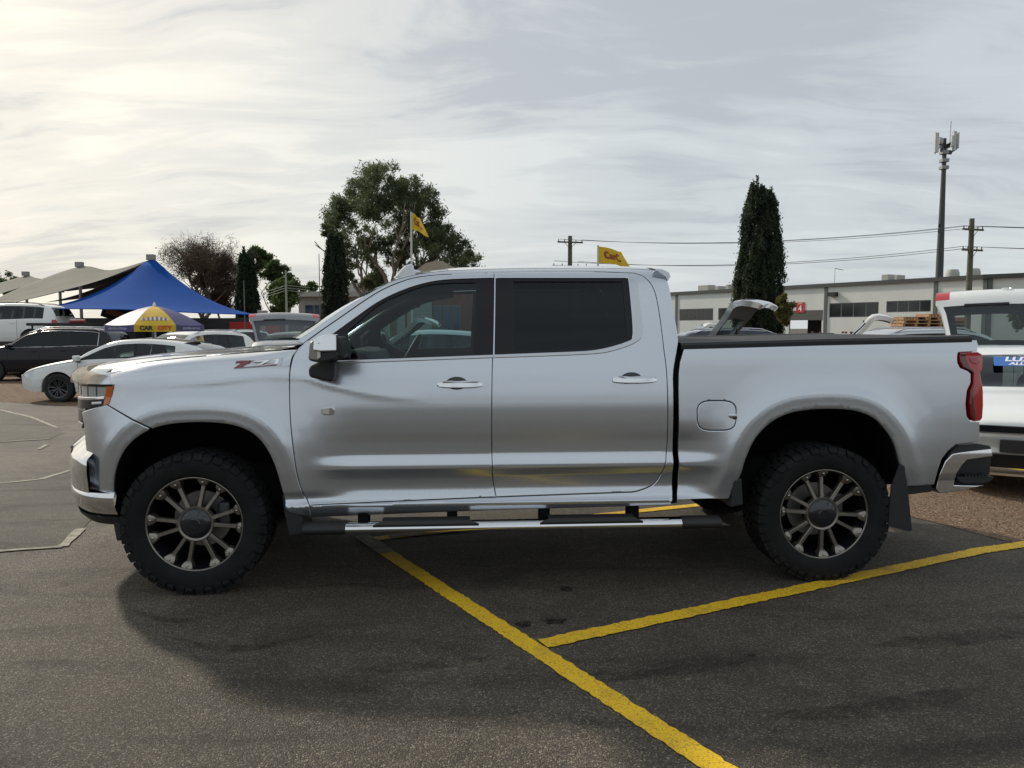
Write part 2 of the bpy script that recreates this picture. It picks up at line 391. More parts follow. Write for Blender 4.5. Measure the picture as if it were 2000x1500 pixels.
def stain_mat(name, c, amt, sc):
    m = bpy.data.materials.new(name); m.use_nodes = True; t = m.node_tree; b = t.nodes['Principled BSDF']; b.inputs['Base Color'].default_value = (*c, 1); b.inputs['Roughness'].default_value = .7; b.inputs['Specular IOR Level'].default_value = .2
    tc = N(t, 'ShaderNodeTexCoord').outputs['Object']; tr = N(t, 'ShaderNodeBsdfTransparent'); mx = N(t, 'ShaderNodeMixShader')
    t.links.new(ramp(t, noise(t, tc, sc, 6, .7), [(.36, 0.0), (.62, amt)]), mx.inputs[0]); t.links.new(tr.outputs[0], mx.inputs[1]); t.links.new(b.outputs[0], mx.inputs[2]); t.links.new(mx.outputs[0], t.nodes['Material Output'].inputs[0]); return m
oil = stain_mat('oil_stain', (.014, .013, .012), .9, 16); scuff = stain_mat('tyre_scuff', (.026, .022, .019), .34, 7)
def blot(px, py, r, sq=1.0):
    c = gnd(px, py); n = 22; ph = random.random() * 9
    return sheet('oil_stain', [(c.x + r * sq * math.cos(k * 6.283 / n) * (1 + .18 * math.sin(3 * k * 6.283 / n + ph)), c.y + r * math.sin(k * 6.283 / n) * (1 + .2 * math.cos(2 * k * 6.283 / n + ph))) for k in range(n)], .004, oil)
for k, (px, py, r, q) in enumerate([(1082, 1213, .055, 1.2), (1024, 1220, .045, .9), (1465, 1280, .018, 1.5), (1105, 1151, .04, 1.0), (1250, 1150, .02, 1.2)]):
    tag(blot(px, py, r, q), kind='structure')

# faint tyre scuffs, worn on to the asphalt
def scuff_line(pts, w, z):
    P = catmull([tuple(gnd(*p))[:2] for p in pts], 8); L = []; Rr = []
    for i, p in enumerate(P):
        a = P[max(0, i - 1)]; b = P[min(len(P) - 1, i + 1)]; t = b - a; n = np.array((-t[1], t[0])) / (np.hypot(*t) + 1e-9); k = w / 2 * min(1, 4 * min(i, len(P) - 1 - i) / len(P) + .05) * random.uniform(.8, 1.2); L.append(p + n * k); Rr.append(p - n * k)
    v = [(p[0], p[1], z + gz(p[0], p[1])) for p in L + Rr]; n = len(P)
    me = bpy.data.meshes.new('tyre_scuff'); me.from_pydata(v, [], [(i + 1, i, n + i, n + i + 1) for i in range(n - 1)]); return tag(link('tyre_scuff', me, scuff), kind='structure')
for k, (pts, w) in enumerate([([(250, 1190), (330, 1212), (400, 1208), (440, 1196)], .06), ([(330, 1245), (420, 1266), (520, 1262), (640, 1235)], .07), ([(700, 1310), (820, 1300), (980, 1285)], .10), ([(1080, 1330), (1250, 1318), (1480, 1290)], .08), ([(1700, 1262), (1850, 1250), (2050, 1225)], .14), ([(1500, 1400), (1700, 1385), (1950, 1340)], .12), ([(0, 1302), (80, 1296), (150, 1292)], .06), ([(560, 1150), (680, 1142), (800, 1150)], .05)]):
    scuff_line(pts, w, .0026 + .0003 * (k % 3))
# ------------------------------------------------------------------ the silver pickup
YAW = math.atan2(.157, 2.441)
U = Vector((math.cos(YAW), math.sin(YAW), 0)); NO = Vector((math.sin(YAW), -math.cos(YAW), 0))
PF = gnd(385, 1157)
T0 = PF - NO * .93                      # front axle centre on the ground; local x to the tail, local -y towards the near side
WB = 3.745
truck = tag(empty('pickup_truck', T0, YAW), 'silver four-door pickup truck on chunky tyres with chrome side steps', 'pickup truck')
def TP(px, py, h):
    """point of the photograph on the truck's lengthwise plane h metres out from its centre line -> local (x, z)"""
    d = ray(px, py); o = Vector((0, 0, HC)) - T0
    k = (h - o.dot(NO)) / d.dot(NO); p = o + d * k
    return np.array((p.dot(U), p.z))
def on(px, py, F):
    """first hit of the line of sight with the skin y = F(x, z)"""
    hs = np.linspace(1.10, .10, 201); a = TP(px, py, 1.0); b = TP(px, py, 0.0)
    x = b[0] + (a[0] - b[0]) * hs; z = b[1] + (a[1] - b[1]) * hs; g = F(x, z) + 0 * x - hs
    k = np.argmax(g >= 0) if (g >= 0).any() else int(np.argmax(g))
    if k and g[k] >= 0:
        t = g[k - 1] / (g[k - 1] - g[k]); return np.array((x[k - 1] + (x[k] - x[k - 1]) * t, z[k - 1] + (z[k] - z[k - 1]) * t))
    return np.array((x[k], z[k]))
def trace(pts, F, n=1):
    q = [on(a, b, F) for a, b in pts]
    return q if n == 1 else [np.array(p) for p in catmull(q, n)]

door_p = pchip([.30, .40, .44, .485, .505, .515, .528, .545, .565, .60, .66, .700, .722, .734, .80, .86, .93, 1.0, 1.06, 1.12, 1.20, 1.235, 1.345],
               [.86, .915, .945, .976, .986, .987, .972, .960, .954, .948, .953, .968, .978, .978, .9565, .9585, .9648, .9685, .9695, .967, .960, .955, .932])
plain_p = pchip([.30, .44, .50, .60, .75, .85, .95, 1.05, 1.15, 1.235, 1.345], [.93, .950, .960, .970, .978, .979, .976, .970, .962, .955, .932])
green_p = pchip([1.345, 1.50, 1.65, 1.76, 1.82, 1.86, 1.89, 1.91], [.932, .892, .845, .805, .778, .748, .708, .655])
bed_p = pchip([.30, .44, .60, .72, .82, .95, 1.10, 1.24, 1.36, 1.385, 1.43, 1.46], [.93, .948, .966, .976, .978, .975, .968, .960, .952, .948, .935, .928])
nose = pchip([-1.1, -1.0, -.92, -.845, -.80, -.74, -.70, -.66, -.60, -.53, -.42, -.30, -.18, 0.0], [.98, .93, .68, .48, .38, .285, .23, .185, .128, .082, .035, .010, .001, 0.0])
xfront = pchip([0, .15, .30, .50, .60, .695, .75, .795, .852, .90, .945, .97, .98], [-.945, -.938, -.92, -.845, -.80, -.74, -.70, -.66, -.60, -.53, -.42, -.30, -.18])
FLARE = []
flare_p = pchip([0, .012, .04, .078, .090, .102, .15, .22, .32, 9], [.0085, .0125, .0140, .0165, .0165, .0150, .0075, .0025, 0, 0])
def polydist(x, z, poly):
    x = np.asarray(x, float); z = np.asarray(z, float); best = np.full(np.broadcast(x, z).shape, 9.0)
    for (ax, az), (bx, bz) in zip(poly[:-1], poly[1:]):
        dx, dz = bx - ax, bz - az; t = np.clip(((x - ax) * dx + (z - az) * dz) / (dx * dx + dz * dz + 1e-12), 0, 1)
        best = np.minimum(best, np.hypot(x - ax - t * dx, z - az - t * dz))
    return best
def flare(x, z):
    f = 0
    for poly in FLARE:
        d = polydist(x, z, poly); f = f + flare_p(d)
    return f
crease_z = pchip([-.6, -.3, .09, .45, .60, .80, 1.1, 1.5], [1.19, 1.205, 1.225, 1.262, 1.26, 1.205, 1.145, 1.10])
def crease(x, z): return .0032 * sstep(-.45, .15, x) * (1 - sstep(.75, 1.45, x)) * np.exp(-((np.asarray(z) - crease_z(x)) / .026) ** 2)
XL0, XL1 = .62, .98           # where the lower door crease swells in, near the front of the door
def Fdoor(x, z):
    x = np.asarray(x, float); z = np.asarray(z, float)
    a = sstep(XL0, XL1, x); lo = plain_p(z) * (1 - a) + door_p(z) * a
    k = sstep(.52, .60, z); lo = door_p(z) * (1 - k) + lo * k + crease(x, z)
    return np.where(z > 1.345, green_p(z), lo) - .012 * sstep(.9, .3, x) * 0 + flare(x, z)
def Fbed(x, z):
    x = np.asarray(x, float); z = np.asarray(z, float)
    a = 1 - sstep(2.80, 3.12, x); b = bed_p(z); a = a * sstep(1.0, .85, z); lo = door_p(z) * a + b * (1 - a)
    tail = .014 * sstep(4.30, 4.70, x) ** 2 + .022 * sstep(4.56, 4.74, x) ** 2
    lead = .010 * (1 - sstep(2.62, 2.70, x)) * 0
    return lo + flare(x, z) - tail - lead
ZT = None
def Ffender(x, z):
    x = np.asarray(x, float); z = np.asarray(z, float)
    b = plain_p(np.minimum(z, 1.30)) + 0 * x
    k_ = sstep(.52, .60, z); b = door_p(z) * (1 - k_) + b * k_ + crease(x, z)
    zt = fender_top(x); r = .10
    k = np.clip((z - (zt - r)) / r, 0, .97)
    rnd = r * 1.15 * (1 - np.sqrt(1 - k * k))
    blend = sstep(.25, .60, x)            # eases into the door's shoulder at the seam
    sh = 0
    return b - nose(x) - np.maximum(rnd * (1 - blend * .6), 0) + flare(x, z)
fender_top = pchip([-.75, -.62, -.50, -.36, -.20, .09, .37, .60, .8], [1.210, 1.256, 1.289, 1.321, 1.346, 1.374, 1.395, 1.409, 1.416])

def resample(poly, step):
    out = []; n = len(poly)
    for i in range(n):
        a = np.array(poly[i]); b = np.array(poly[(i + 1) % n]); L = np.hypot(*(b - a)); k = max(1, int(math.ceil(L / step)))
        out += [a + (b - a) * j / k for j in range(k)]
    q = [out[0]]
    for p in out[1:]:
        if np.hypot(*(p - q[-1])) > .0015: q.append(p)
    if np.hypot(*(q[0] - q[-1])) < .0015: q.pop()
    return np.array(q)
def area(p): x, z = p[:, 0], p[:, 1]; return .5 * np.sum(x * np.roll(z, -1) - np.roll(x, -1) * z)
def inset(p, d):
    """move a counter-clockwise outline inwards"""
    e1 = p - np.roll(p, 1, 0); e2 = np.roll(p, -1, 0) - p
    n1 = np.stack([-e1[:, 1], e1[:, 0]], 1); n2 = np.stack([-e2[:, 1], e2[:, 0]], 1)
    n1 /= np.linalg.norm(n1, axis=1)[:, None] + 1e-9; n2 /= np.linalg.norm(n2, axis=1)[:, None] + 1e-9
    n = n1 + n2; L = np.linalg.norm(n, axis=1)[:, None]; n = n / np.maximum(L, .5)
    return p + n * d, n
def inside(pts, poly):
    x, z = pts[:, 0], pts[:, 1]; r = np.zeros(len(pts), bool); n = len(poly)
    for i in range(n):
        ax, az = poly[i]; bx, bz = poly[(i + 1) % n]
        c = ((az > z) != (bz > z)) & (x < (bx - ax) * (z - az) / (bz - az + 1e-15) + ax); r ^= c
    return r
def panel(name, outline, F, mat, parent, holes=(), gap=.0022, step=.032, flange=.03, off=0.0, side=-1, lines=(), edge=.0025, local=None, pts_extra=None):
    """a pressed panel: an outline in the truck's side view laid on the surface F, edges rolled in"""
    loops = [resample(outline, step * .7)] + [resample(h, step * .7) for h in holes]
    for i, L in enumerate(loops):
        if (area(L) > 0) == (i > 0): loops[i] = L[::-1]
    loops = [inset(L, gap)[0] for L in loops]
    inner = [inset(L, .005) for L in loops]
    pts = []; edges = []; rim = []; rim_n = []
    for L in loops:
        o = len(pts); n = len(L); pts += list(L); edges += [(o + i, o + (i + 1) % n) for i in range(n)]; rim.append((o, n))
    nb = len(pts)
    for L, nn in inner: pts += list(L)
    x0, z0 = loops[0].min(0); x1, z1 = loops[0].max(0)
    g = np.array([(a + (.5 * step if j % 2 else 0), b) for j, b in enumerate(np.arange(z0 + .004, z1, step * .62)) for a in np.arange(x0 + .004, x1, step)])
    if len(lines): g = g[np.min(np.abs(g[:, 1][:, None] - np.array(lines)[None]), axis=1) > .0085]
    extra = [g]
    if pts_extra is not None: extra.append(np.array(pts_extra))
    for zz in lines: extra.append(np.array([(a, zz) for a in np.arange(x0, x1, step * .6)]))
    g = np.concatenate(extra); ok = inside(g, loops[0])
    for L in loops[1:]: ok &= ~inside(g, L)
    dm = np.full(len(g), 9.0)
    for L in loops: dm = np.minimum(dm, polydist(g[:, 0], g[:, 1], list(L) + [L[0]]))
    g = g[ok & (dm > .011)]
    pts += list(g)
    vv, ee, ff, *_ = geometry.delaunay_2d_cdt([Vector((float(p[0]), float(p[1]))) for p in pts], edges, [], 0, 1e-7)
    P = np.array([(v.x, v.y) for v in vv]); tri = np.array([f for f in ff if len(f) == 3])
    c = P[tri].mean(1); ok = inside(c, loops[0])
    for L in loops[1:]: ok &= ~inside(c, L)
    tri = tri[ok]
    e1 = P[tri[:, 1]] - P[tri[:, 0]]; e2 = P[tri[:, 2]] - P[tri[:, 0]]; fl = (e1[:, 0] * e2[:, 1] - e1[:, 1] * e2[:, 0]) < 0
    tri[fl] = tri[fl][:, ::-1]
    # which vertices lie on a rim
    allrim = np.full(len(P), 9.0); outw = np.zeros((len(P), 2))
    for L in loops:
        Q, nn = inset(L, 0); d = np.linalg.norm(P[:, None, :] - L[None], axis=2); j = d.argmin(1); dm = d.min(1)
        hit = dm < 2e-4; allrim[hit] = 0; outw[hit] = -nn[j[hit]]
    onrim = allrim == 0
    h = F(P[:, 0], P[:, 1]) + off; e = 1e-3
    fx = (F(P[:, 0] + e, P[:, 1]) - F(P[:, 0] - e, P[:, 1])) / (2 * e); fz = (F(P[:, 0], P[:, 1] + e) - F(P[:, 0], P[:, 1] - e)) / (2 * e)
    h = h - edge * onrim
    nrm = np.stack([-fx + .9 * outw[:, 0], np.full(len(P), float(side)), -fz + .9 * outw[:, 1]], 1); nrm /= np.linalg.norm(nrm, axis=1)[:, None]
    V = np.stack([P[:, 0], side * h, P[:, 1]], 1).tolist(); NR = nrm.tolist()
    faces = [tuple(t) if side < 0 else tuple(t[::-1]) for t in tri.tolist()]
    # rolled-in flange along every rim
    if flange:
        for L in loops:
            n = len(L); hh = F(L[:, 0], L[:, 1]) + off - edge; _, nn = inset(L, 0); o = len(V)
            V += np.stack([L[:, 0], side * hh, L[:, 1]], 1).tolist(); V += np.stack([L[:, 0] + nn[:, 0] * .002, side * (hh - flange), L[:, 1] + nn[:, 1] * .002], 1).tolist()
            q = [(-a[0], 0, -a[1]) for a in nn]; NR += q + q
            for i in range(n):
                a, b = o + i, o + (i + 1) % n; f = (a, a + n, b + n, b); faces.append(f if side < 0 else f[::-1])
    if local is not None: V = [local(v) for v in V]
    me = bpy.data.meshes.new(name); me.from_pydata(V, [], faces); me.materials.append(mat)
    me.polygons.foreach_set('use_smooth', [True] * len(faces)); me.normals_split_custom_set_from_vertices(NR)
    return link(name, me, None, parent)

silver = paint('silver_paint', (.60, .635, .685), .90, .255, 1.0, .08)
blackp = M('black_plastic', (.018, .018, .019), .55, bump=.15, bscale=300)
gloss = M('gloss_black', (.010, .010, .013), .16, spec=.3)
rubber = M('tyre_rubber', (.013, .013, .0135), .75, var=.35, vscale=8, bump=.25, bscale=90, spec=.2)
chrome = M('chrome', (.80, .81, .82), .07, 1.0)
satin = M('satin_trim', (.55, .57, .60), .28, 1.0)
linerm = M('liner_black', (.006, .006, .006), .95, spec=.1)
ambr = M('amber_lens', (.55, .12, .01), .15, coat=1)
redl = M('red_lens', (.46, .004, .008), .12, coat=1)
redd = M('dark_red_lens', (.09, .004, .008), .15, coat=1)
clear = M('lamp_glass', (.52, .54, .55), .10, .45, 1.0)
winf = glass('window_glass', (.50, .66, .66), 1.0); winr = glass('privacy_glass', (.025, .028, .036), .75); wscr = glass('windscreen_glass', (.80, .88, .85), 1.2)
seatm = M('seat_leather', (.022, .021, .021), .6, var=.3); dashm = M('dash_plastic', (.03, .03, .032), .6)

arch_f = trace([(212.5, 1032), (212.5, 990), (214, 946), (222, 913), (239, 881), (264, 856), (296, 838.5), (336, 829), (393, 826), (444, 830), (480, 841), (505, 859), (523, 884), (537, 916), (548, 956), (555, 985), (561, 1000), (575, 1006)], lambda x, z: 1.0, 4)
arch_r = trace([(1427, 977), (1434, 962), (1450, 928), (1457, 903), (1471, 869), (1489, 844), (1517, 821), (1552, 807), (1597, 801), (1650, 801), (1685, 807), (1713, 821), (1734, 844), (1748, 868), (1758, 902), (1767, 931), (1773, 952)], lambda x, z: 1.0, 4)
FLARE += [arch_f[4:-8], arch_r[4:]]
def offset_line(poly, d):
    out = []
    for i in range(2, len(poly) - 2):
        t = np.array(poly[i + 1]) - np.array(poly[i - 1]); t /= np.hypot(*t) + 1e-9; out.append(np.array(poly[i]) + np.array((-t[1], t[0])) * d)
    return out
def dens(p): return [q for q in resample(list(p) + list(p)[::-1], .016)]
EX_f = [q for d in (.040, .078, .090, .102) for q in dens(offset_line(arch_f, d))]; EX_r = [q for d in (.040, .078, .090, .102) for q in dens(offset_line(arch_r, d))]
seam_f = trace([(592, 672), (578, 687), (570, 703), (565.5, 737), (566, 802), (570, 856), (579, 921), (591, 962), (604, 987)], Fdoor, 5)
rock_front = trace([(605, 988), (606, 1007)], Fdoor)
# --- front fender: hood edge, seam, arch, lamp
ft = [np.array((x, fender_top(x) - .002)) for x in np.linspace(-.60, float(seam_f[0][0]) - .0, 22)]
seam_c = trace([(206, 789), (293, 837)], Ffender)
lamp_e = trace([(216, 750), (215, 766), (207, 785)], Ffender, 4)
i0 = int(np.argmin([abs(p[0] - seam_c[1][0]) + abs(p[1] - seam_c[1][1]) for p in arch_f]))
fend = ft[2:] + list(seam_f)[1:] + [np.array((float(rock_front[1][0]), .432))] + list(arch_f)[::-1][:len(arch_f) - i0] + [seam_c[0]] + lamp_e[::-1]
fend = [p for p in fend]
for s in (-1, 1):
    panel('front_fender', fend, Ffender, silver, truck, side=s, step=.026, pts_extra=EX_f)
# --- painted corner below the lamp
cw = trace([(159, 806), (164, 834), (167, 872), (170, 900), (174, 950), (180, 960), (211, 960)], Ffender, 2)
corner = list(arch_f)[:i0 + 1][::-1]
corner = [p for p in corner if p[1] > cw[-1][1] - .01]
corner = [seam_c[0]] + [seam_c[1]] + corner[1:] + cw[::-1] + trace([(163, 803), (199, 791)], Ffender)
for s in (-1, 1):
    panel('bumper_corner', corner, Ffender, silver, truck, side=s, step=.022, pts_extra=EX_f)

# --- doors
top_seam = trace([(592, 672), (626, 647), (670, 616.5), (714, 586), (747, 566), (780, 551.7), (813, 542), (868, 536), (965, 532.5)], Fdoor, 4)
bseam = trace([(965, 532.5), (964, 620), (962.5, 690), (961, 740), (960.5, 830), (962, 930), (969, 971)], Fdoor, 4)
botf = trace([(969, 971), (604, 987)], Fdoor)
fdoor = list(seam_f)[:-1] + [botf[1]] + [botf[0]] + bseam[::-1][1:] + top_seam[::-1][1:-1]
fwin = trace([(640, 661), (692, 623), (736, 592), (780, 570), (824, 555), (868, 547), (934, 544), (966, 543.3)], Fdoor, 4) + trace([(963.5, 695.5), (960, 696), (800, 700.5), (668, 706), (640, 708)], Fdoor)
fglass = trace([(678, 648), (736, 598), (780, 576), (835, 557), (880, 552.5), (931, 551.5)], Fdoor, 4) + trace([(925, 694), (684, 702)], Fdoor)
rdoor_top = trace([(965, 532.5), (1050, 530.5), (1150, 530.5), (1239, 533.5)], Fdoor, 3)
rseam = trace([(1239, 533.5), (1257, 540), (1270, 552), (1278, 567), (1283.5, 587), (1290, 626), (1296.5, 679), (1301, 714), (1303.5, 753), (1303.5, 860), (1301, 893), (1293, 922), (1276, 946), (1250, 958), (1235, 961.5)], Fdoor, 4)
botr = trace([(1235, 961.5), (969, 971)], Fdoor)
rdoor = list(bseam) + [botr[0]] + rseam[::-1][1:] + rdoor_top[::-1][1:-1]
rwin = trace([(968.5, 543.6), (1226, 543.6)], Fdoor) + trace([(1227, 548), (1235, 636), (1234, 658), (1230, 666), (1193, 678), (1158, 685), (1124, 687.4), (1050, 690.5)], Fdoor, 3) + trace([(966.5, 694)], Fdoor)
rglass = trace([(1002, 549.5), (1216, 549.5), (1226, 660), (1190, 673), (1157, 680.5), (1122, 683), (1005, 688.5)], Fdoor)
strip_f = trace([(662, 702), (964, 692.5), (963, 698.5), (662, 708.5)], Fdoor)
def ring(poly, d):
    p = resample(poly, .02); p = p if area(p) > 0 else p[::-1]; return [q for q in inset(p, d)[0]]
zcre = (.444, .458, .472, .485, .495, .505, .515, .522, .528, .536, .545, .555, .570, .70, .711, .722, .734, .75)
for s in (-1, 1):
    d = panel('front_door', fdoor, Fdoor, silver, truck, holes=[fwin], side=s, lines=zcre, step=.03)
    panel('window_surround', fwin, Fdoor, gloss, d, holes=[fglass], side=s, off=-.006, flange=.02, gap=-.002)
    panel('window_pane', ring(fglass, -.008), Fdoor, winf, d, side=s, off=-.014, flange=0, step=.06)
    panel('inner_trim', [np.array(p) for p in ((fdoor[4][0] + .15, .60), (float(bseam[-1][0]) - .04, .60), (float(bseam[-1][0]) - .04, 1.32), (fdoor[4][0] + .15, 1.32))], Fdoor, dashm, d, side=s, off=-.11, flange=0, step=.08)
    r_ = panel('rear_door', rdoor, Fdoor, silver, truck, holes=[rwin], side=s, lines=zcre, step=.03)
    panel('window_surround', rwin, Fdoor, gloss, r_, holes=[rglass], side=s, off=-.006, flange=.02, gap=-.002)
    panel('window_pane', ring(rglass, -.008), Fdoor, winr, r_, side=s, off=-.014, flange=0, step=.06)
    panel('inner_trim', [np.array(p) for p in ((float(bseam[-1][0]) + .03, .60), (2.42, .60), (2.42, 1.32), (float(bseam[-1][0]) + .03, 1.32))], Fdoor, dashm, r_, side=s, off=-.11, flange=0, step=.08)
    # bright strips along the belt line
    panel('belt_strip', trace([(655, 704.5), (963.6, 692.8), (963, 699), (662, 710)], Fdoor), Fdoor, satin, d, side=s, off=.006, flange=.012, gap=0, step=.03)
    panel('belt_strip', trace([(966, 692.6), (1060, 689), (1124, 686.5), (1159, 684), (1194, 677), (1231, 664.5), (1236, 655), (1237, 636), (1228.5, 545)], Fdoor, 2) + trace([(1238, 545.5), (1243, 552), (1246, 563), (1254, 628), (1255, 648), (1252, 660), (1246, 666), (1230, 675), (1195, 686), (1160, 691.5), (1060, 696), (965.6, 699)], Fdoor, 2), Fdoor, satin, r_, side=s, off=.005, flange=.012, gap=0, step=.025)

# --- cab side: pillar, roof rail, rear corner, sill
sil = trace([(576, 668), (608, 646), (640, 624), (680, 597), (720, 573), (760, 552), (790, 541), (830, 533), (880, 528), (960, 525), (1050, 523.5), (1150, 523.5), (1240, 525), (1280, 528), (1297, 536), (1304, 549), (1310, 572), (1317, 612), (1323, 645), (1325, 664)], Fdoor, 3) + trace([(1325.5, 674), (1320, 698), (1316, 722), (1315, 740), (1314, 963)], Fdoor)
cab = sil + trace([(1310, 987), (967, 997)], Fdoor) + [np.array((float(rock_front[1][0]) + .002, .432))] + [rock_front[0]] + list(botf)[::-1] + botr[::-1][1:] + rseam[::-1][1:] + rdoor_top[::-1][1:] + top_seam[::-1][1:]
for s in (-1, 1):
    panel('cab_side', cab, Fdoor, silver, truck, side=s, lines=zcre, step=.026)

# --- roof, windscreen, hood (lofted between the two sides)
top_i = [i for i, p in enumerate(sil) if p[1] > 1.78 and p[0] < sil[int(np.argmax([q[0] for q in sil[:48]]))][0] + 9]
def span(p, bow=0.0, crown=0.0, n=14, drop=0.0, ws=1.0):
    w = float(Fdoor(p[0], p[1])) * ws; row = []
    for k in range(n + 1):
        t = -1 + 2 * k / n; row.append((p[0] - bow * (1 - t * t), w * t, p[1] + crown * (1 - abs(t) ** 2.4) - drop))
    return row
ia = next(i for i, p in enumerate(sil) if p[1] > 1.80)
ib = next(i for i, p in enumerate(sil) if i > ia + 6 and p[1] < 1.855 and p[0] > 2.0)
roof = MB().grid([span(sil[i], 0.06 * max(0, 1 - (i - ia) / 5), .052 * min(1, .55 + (i - ia) * .09)) for i in range(ia, ib + 1)]).build('roof', silver, truck, smooth=50)
MB().grid([span(sil[i], .20 - .14 * i / ia, .052 * .55 * i / ia, drop=.002) for i in range(1, ia + 1)]).build('windscreen', wscr, truck, smooth=60)
# rear of the cab and its window
rear_i = [p for i, p in enumerate(sil) if i >= ib and p[1] > 1.40 and p[0] > 2.0][:14]
MB().grid([span(p, -.02, 0, ws=.985) for p in rear_i]).build('cab_back', silver, truck, smooth=60)
bw = [span((p[0] + .006, p[1]), -.02, 0, ws=.80) for p in rear_i if 1.46 < p[1] < 1.80]
if len(bw) > 1: MB().grid(bw).build('rear_window', gloss, truck, smooth=60)
# small lip spoiler across the roof end
sp = trace([(1274, 527), (1288, 527.5), (1303, 533), (1308, 541), (1304, 549), (1299, 541)], Fdoor)
m = MB(); rows = []
for k in range(13):
    t = -1 + k / 6; w = .785 * t; rows.append([(p[0] + .03 * (1 - t * t), w, p[1] + .045 * (1 - abs(t) ** 2.4)) for p in sp])
m.grid(rows, wrap=True); m.f.append(tuple(range(len(sp)))); m.f.append(tuple((len(rows) - 1) * len(sp) + k for k in range(len(sp)))); m.mi += [0, 0]
m.build('roof_spoiler', silver, truck, smooth=35)
# hood: one sheet from the curved leading edge back to the cowl
def hood_row(q, n=20):
    xn = -.60 + 1.10 * q; zt = float(fender_top(xn)); w = float(Ffender(xn, zt)) - .002; w0 = float(Ffender(-.60, fender_top(-.60))); row = []
    for k in range(n + 1):
        t = -1 + 2 * k / n; a = abs(t); xe = float(xfront(a * w0)) + .035
        x = xe + (.50 - xe) * q if a < 1 else xn
        z = zt + .014 * (1 - a ** 2.4) + .006 * float(sstep(.66, .54, a)) * float(sstep(.02, .3, q)) - .045 * float(sstep(.12, 0, q)) ** 2
        row.append((x, w * t, z))
    return row
MB().grid([hood_row(q) for q in list(np.linspace(0, .15, 8)) + list(np.linspace(.2, 1, 18))]).build('hood', silver, truck, smooth=50)
hr = hood_row(1.0)
MB().grid([[(p[0] - .02, p[1], p[2] - .03) for p in hr], [(p[0] + .10 - .10 * (1 - (p[1] / .9) ** 2), p[1], p[2] - .028) for p in hr], [(.64 - .20 * (1 - (p[1] / .95) ** 2), p[1] * 1.03, p[2] - .005) for p in hr]]).build('cowl', blackp, truck, smooth=40)
for y0 in (.05, .62):
    MB().bar((.50, y0, 1.462), (.40, y0 - .55, 1.462), .014, .014).build('wiper', blackp, truck)
# tinted stone guard wrapped round the hood's leading edge
gm_ = bpy.data.materials.new('smoked_guard'); gm_.use_nodes = True
def guard_nodes():
    t = gm_.node_tree; b = t.nodes['Principled BSDF']; b.inputs['Base Color'].default_value = (.60, .54, .46, 1); b.inputs['Roughness'].default_value = .12; b.inputs['Coat Weight'].default_value = .6
    tr = N(t, 'ShaderNodeBsdfTransparent'); tr.inputs[0].default_value = (.70, .60, .48, 1); mx = N(t, 'ShaderNodeMixShader'); mx.inputs[0].default_value = .42
    t.links.new(tr.outputs[0], mx.inputs[1]); t.links.new(b.outputs[0], mx.inputs[2]); t.links.new(mx.outputs[0], t.nodes['Material Output'].inputs[0])
guard_nodes(); rows = []
for y in np.linspace(-.875, .875, 41):
    a = abs(float(y)); x = float(xfront(a)); up = .022 * (1 - (a / .875) ** 2)
    rows.append([(x + .075, y, 1.268 + up), (x + .045, y, 1.272 + up), (x + .012, y, 1.265 + up), (x - .012, y, 1.246 + up * .8), (x - .024, y, 1.226 + up * .5), (x - .024, y, 1.206)])
MB().grid(rows).build('stone_guard', gm_, truck, smooth=60)

lipF = lambda x, z: Ffender(x, np.minimum(z, 1.17)) - .55 * np.clip(np.asarray(z) - 1.20, 0, 1) - .004
lip = trace([(148, 754), (152, 744), (165, 737), (190, 731), (215, 727), (238, 722), (226, 738), (217, 751)], lipF)
for s in (-1, 1): panel('hood_edge', lip, lipF, silver, truck, side=s, step=.014, flange=.03, gap=0)
# --- headlamps
def lamp_F(x, z): return Ffender(x, np.minimum(z, 1.14))
def loc2(*p): return [np.array(q) for q in p]
lens = loc2((-.43, 1.205), (-.58, 1.202), (-.74, 1.195), (-.765, 1.05), (-.60, 1.065), (-.50, 1.085), (-.455, 1.10), (-.437, 1.15))
amb = loc2((-.428, 1.206), (-.472, 1.205), (-.485, 1.15), (-.50, 1.086), (-.455, 1.10), (-.437, 1.15))
drl = loc2((-.484, 1.135), (-.60, 1.125), (-.755, 1.115), (-.765, 1.05), (-.60, 1.065), (-.502, 1.085))
drl2 = loc2((-.487, 1.142), (-.60, 1.132), (-.755, 1.122), (-.755, 1.106), (-.60, 1.115), (-.490, 1.125))
dots = loc2((-.51, 1.112), (-.585, 1.104), (-.585, 1.090), (-.51, 1.098))
low = loc2((-.61, 1.05), (-.765, 1.047), (-.765, .972), (-.70, .966), (-.665, 1.0))
lowc = loc2((-.685, .972), (-.77, .974), (-.765, .942), (-.70, .936))
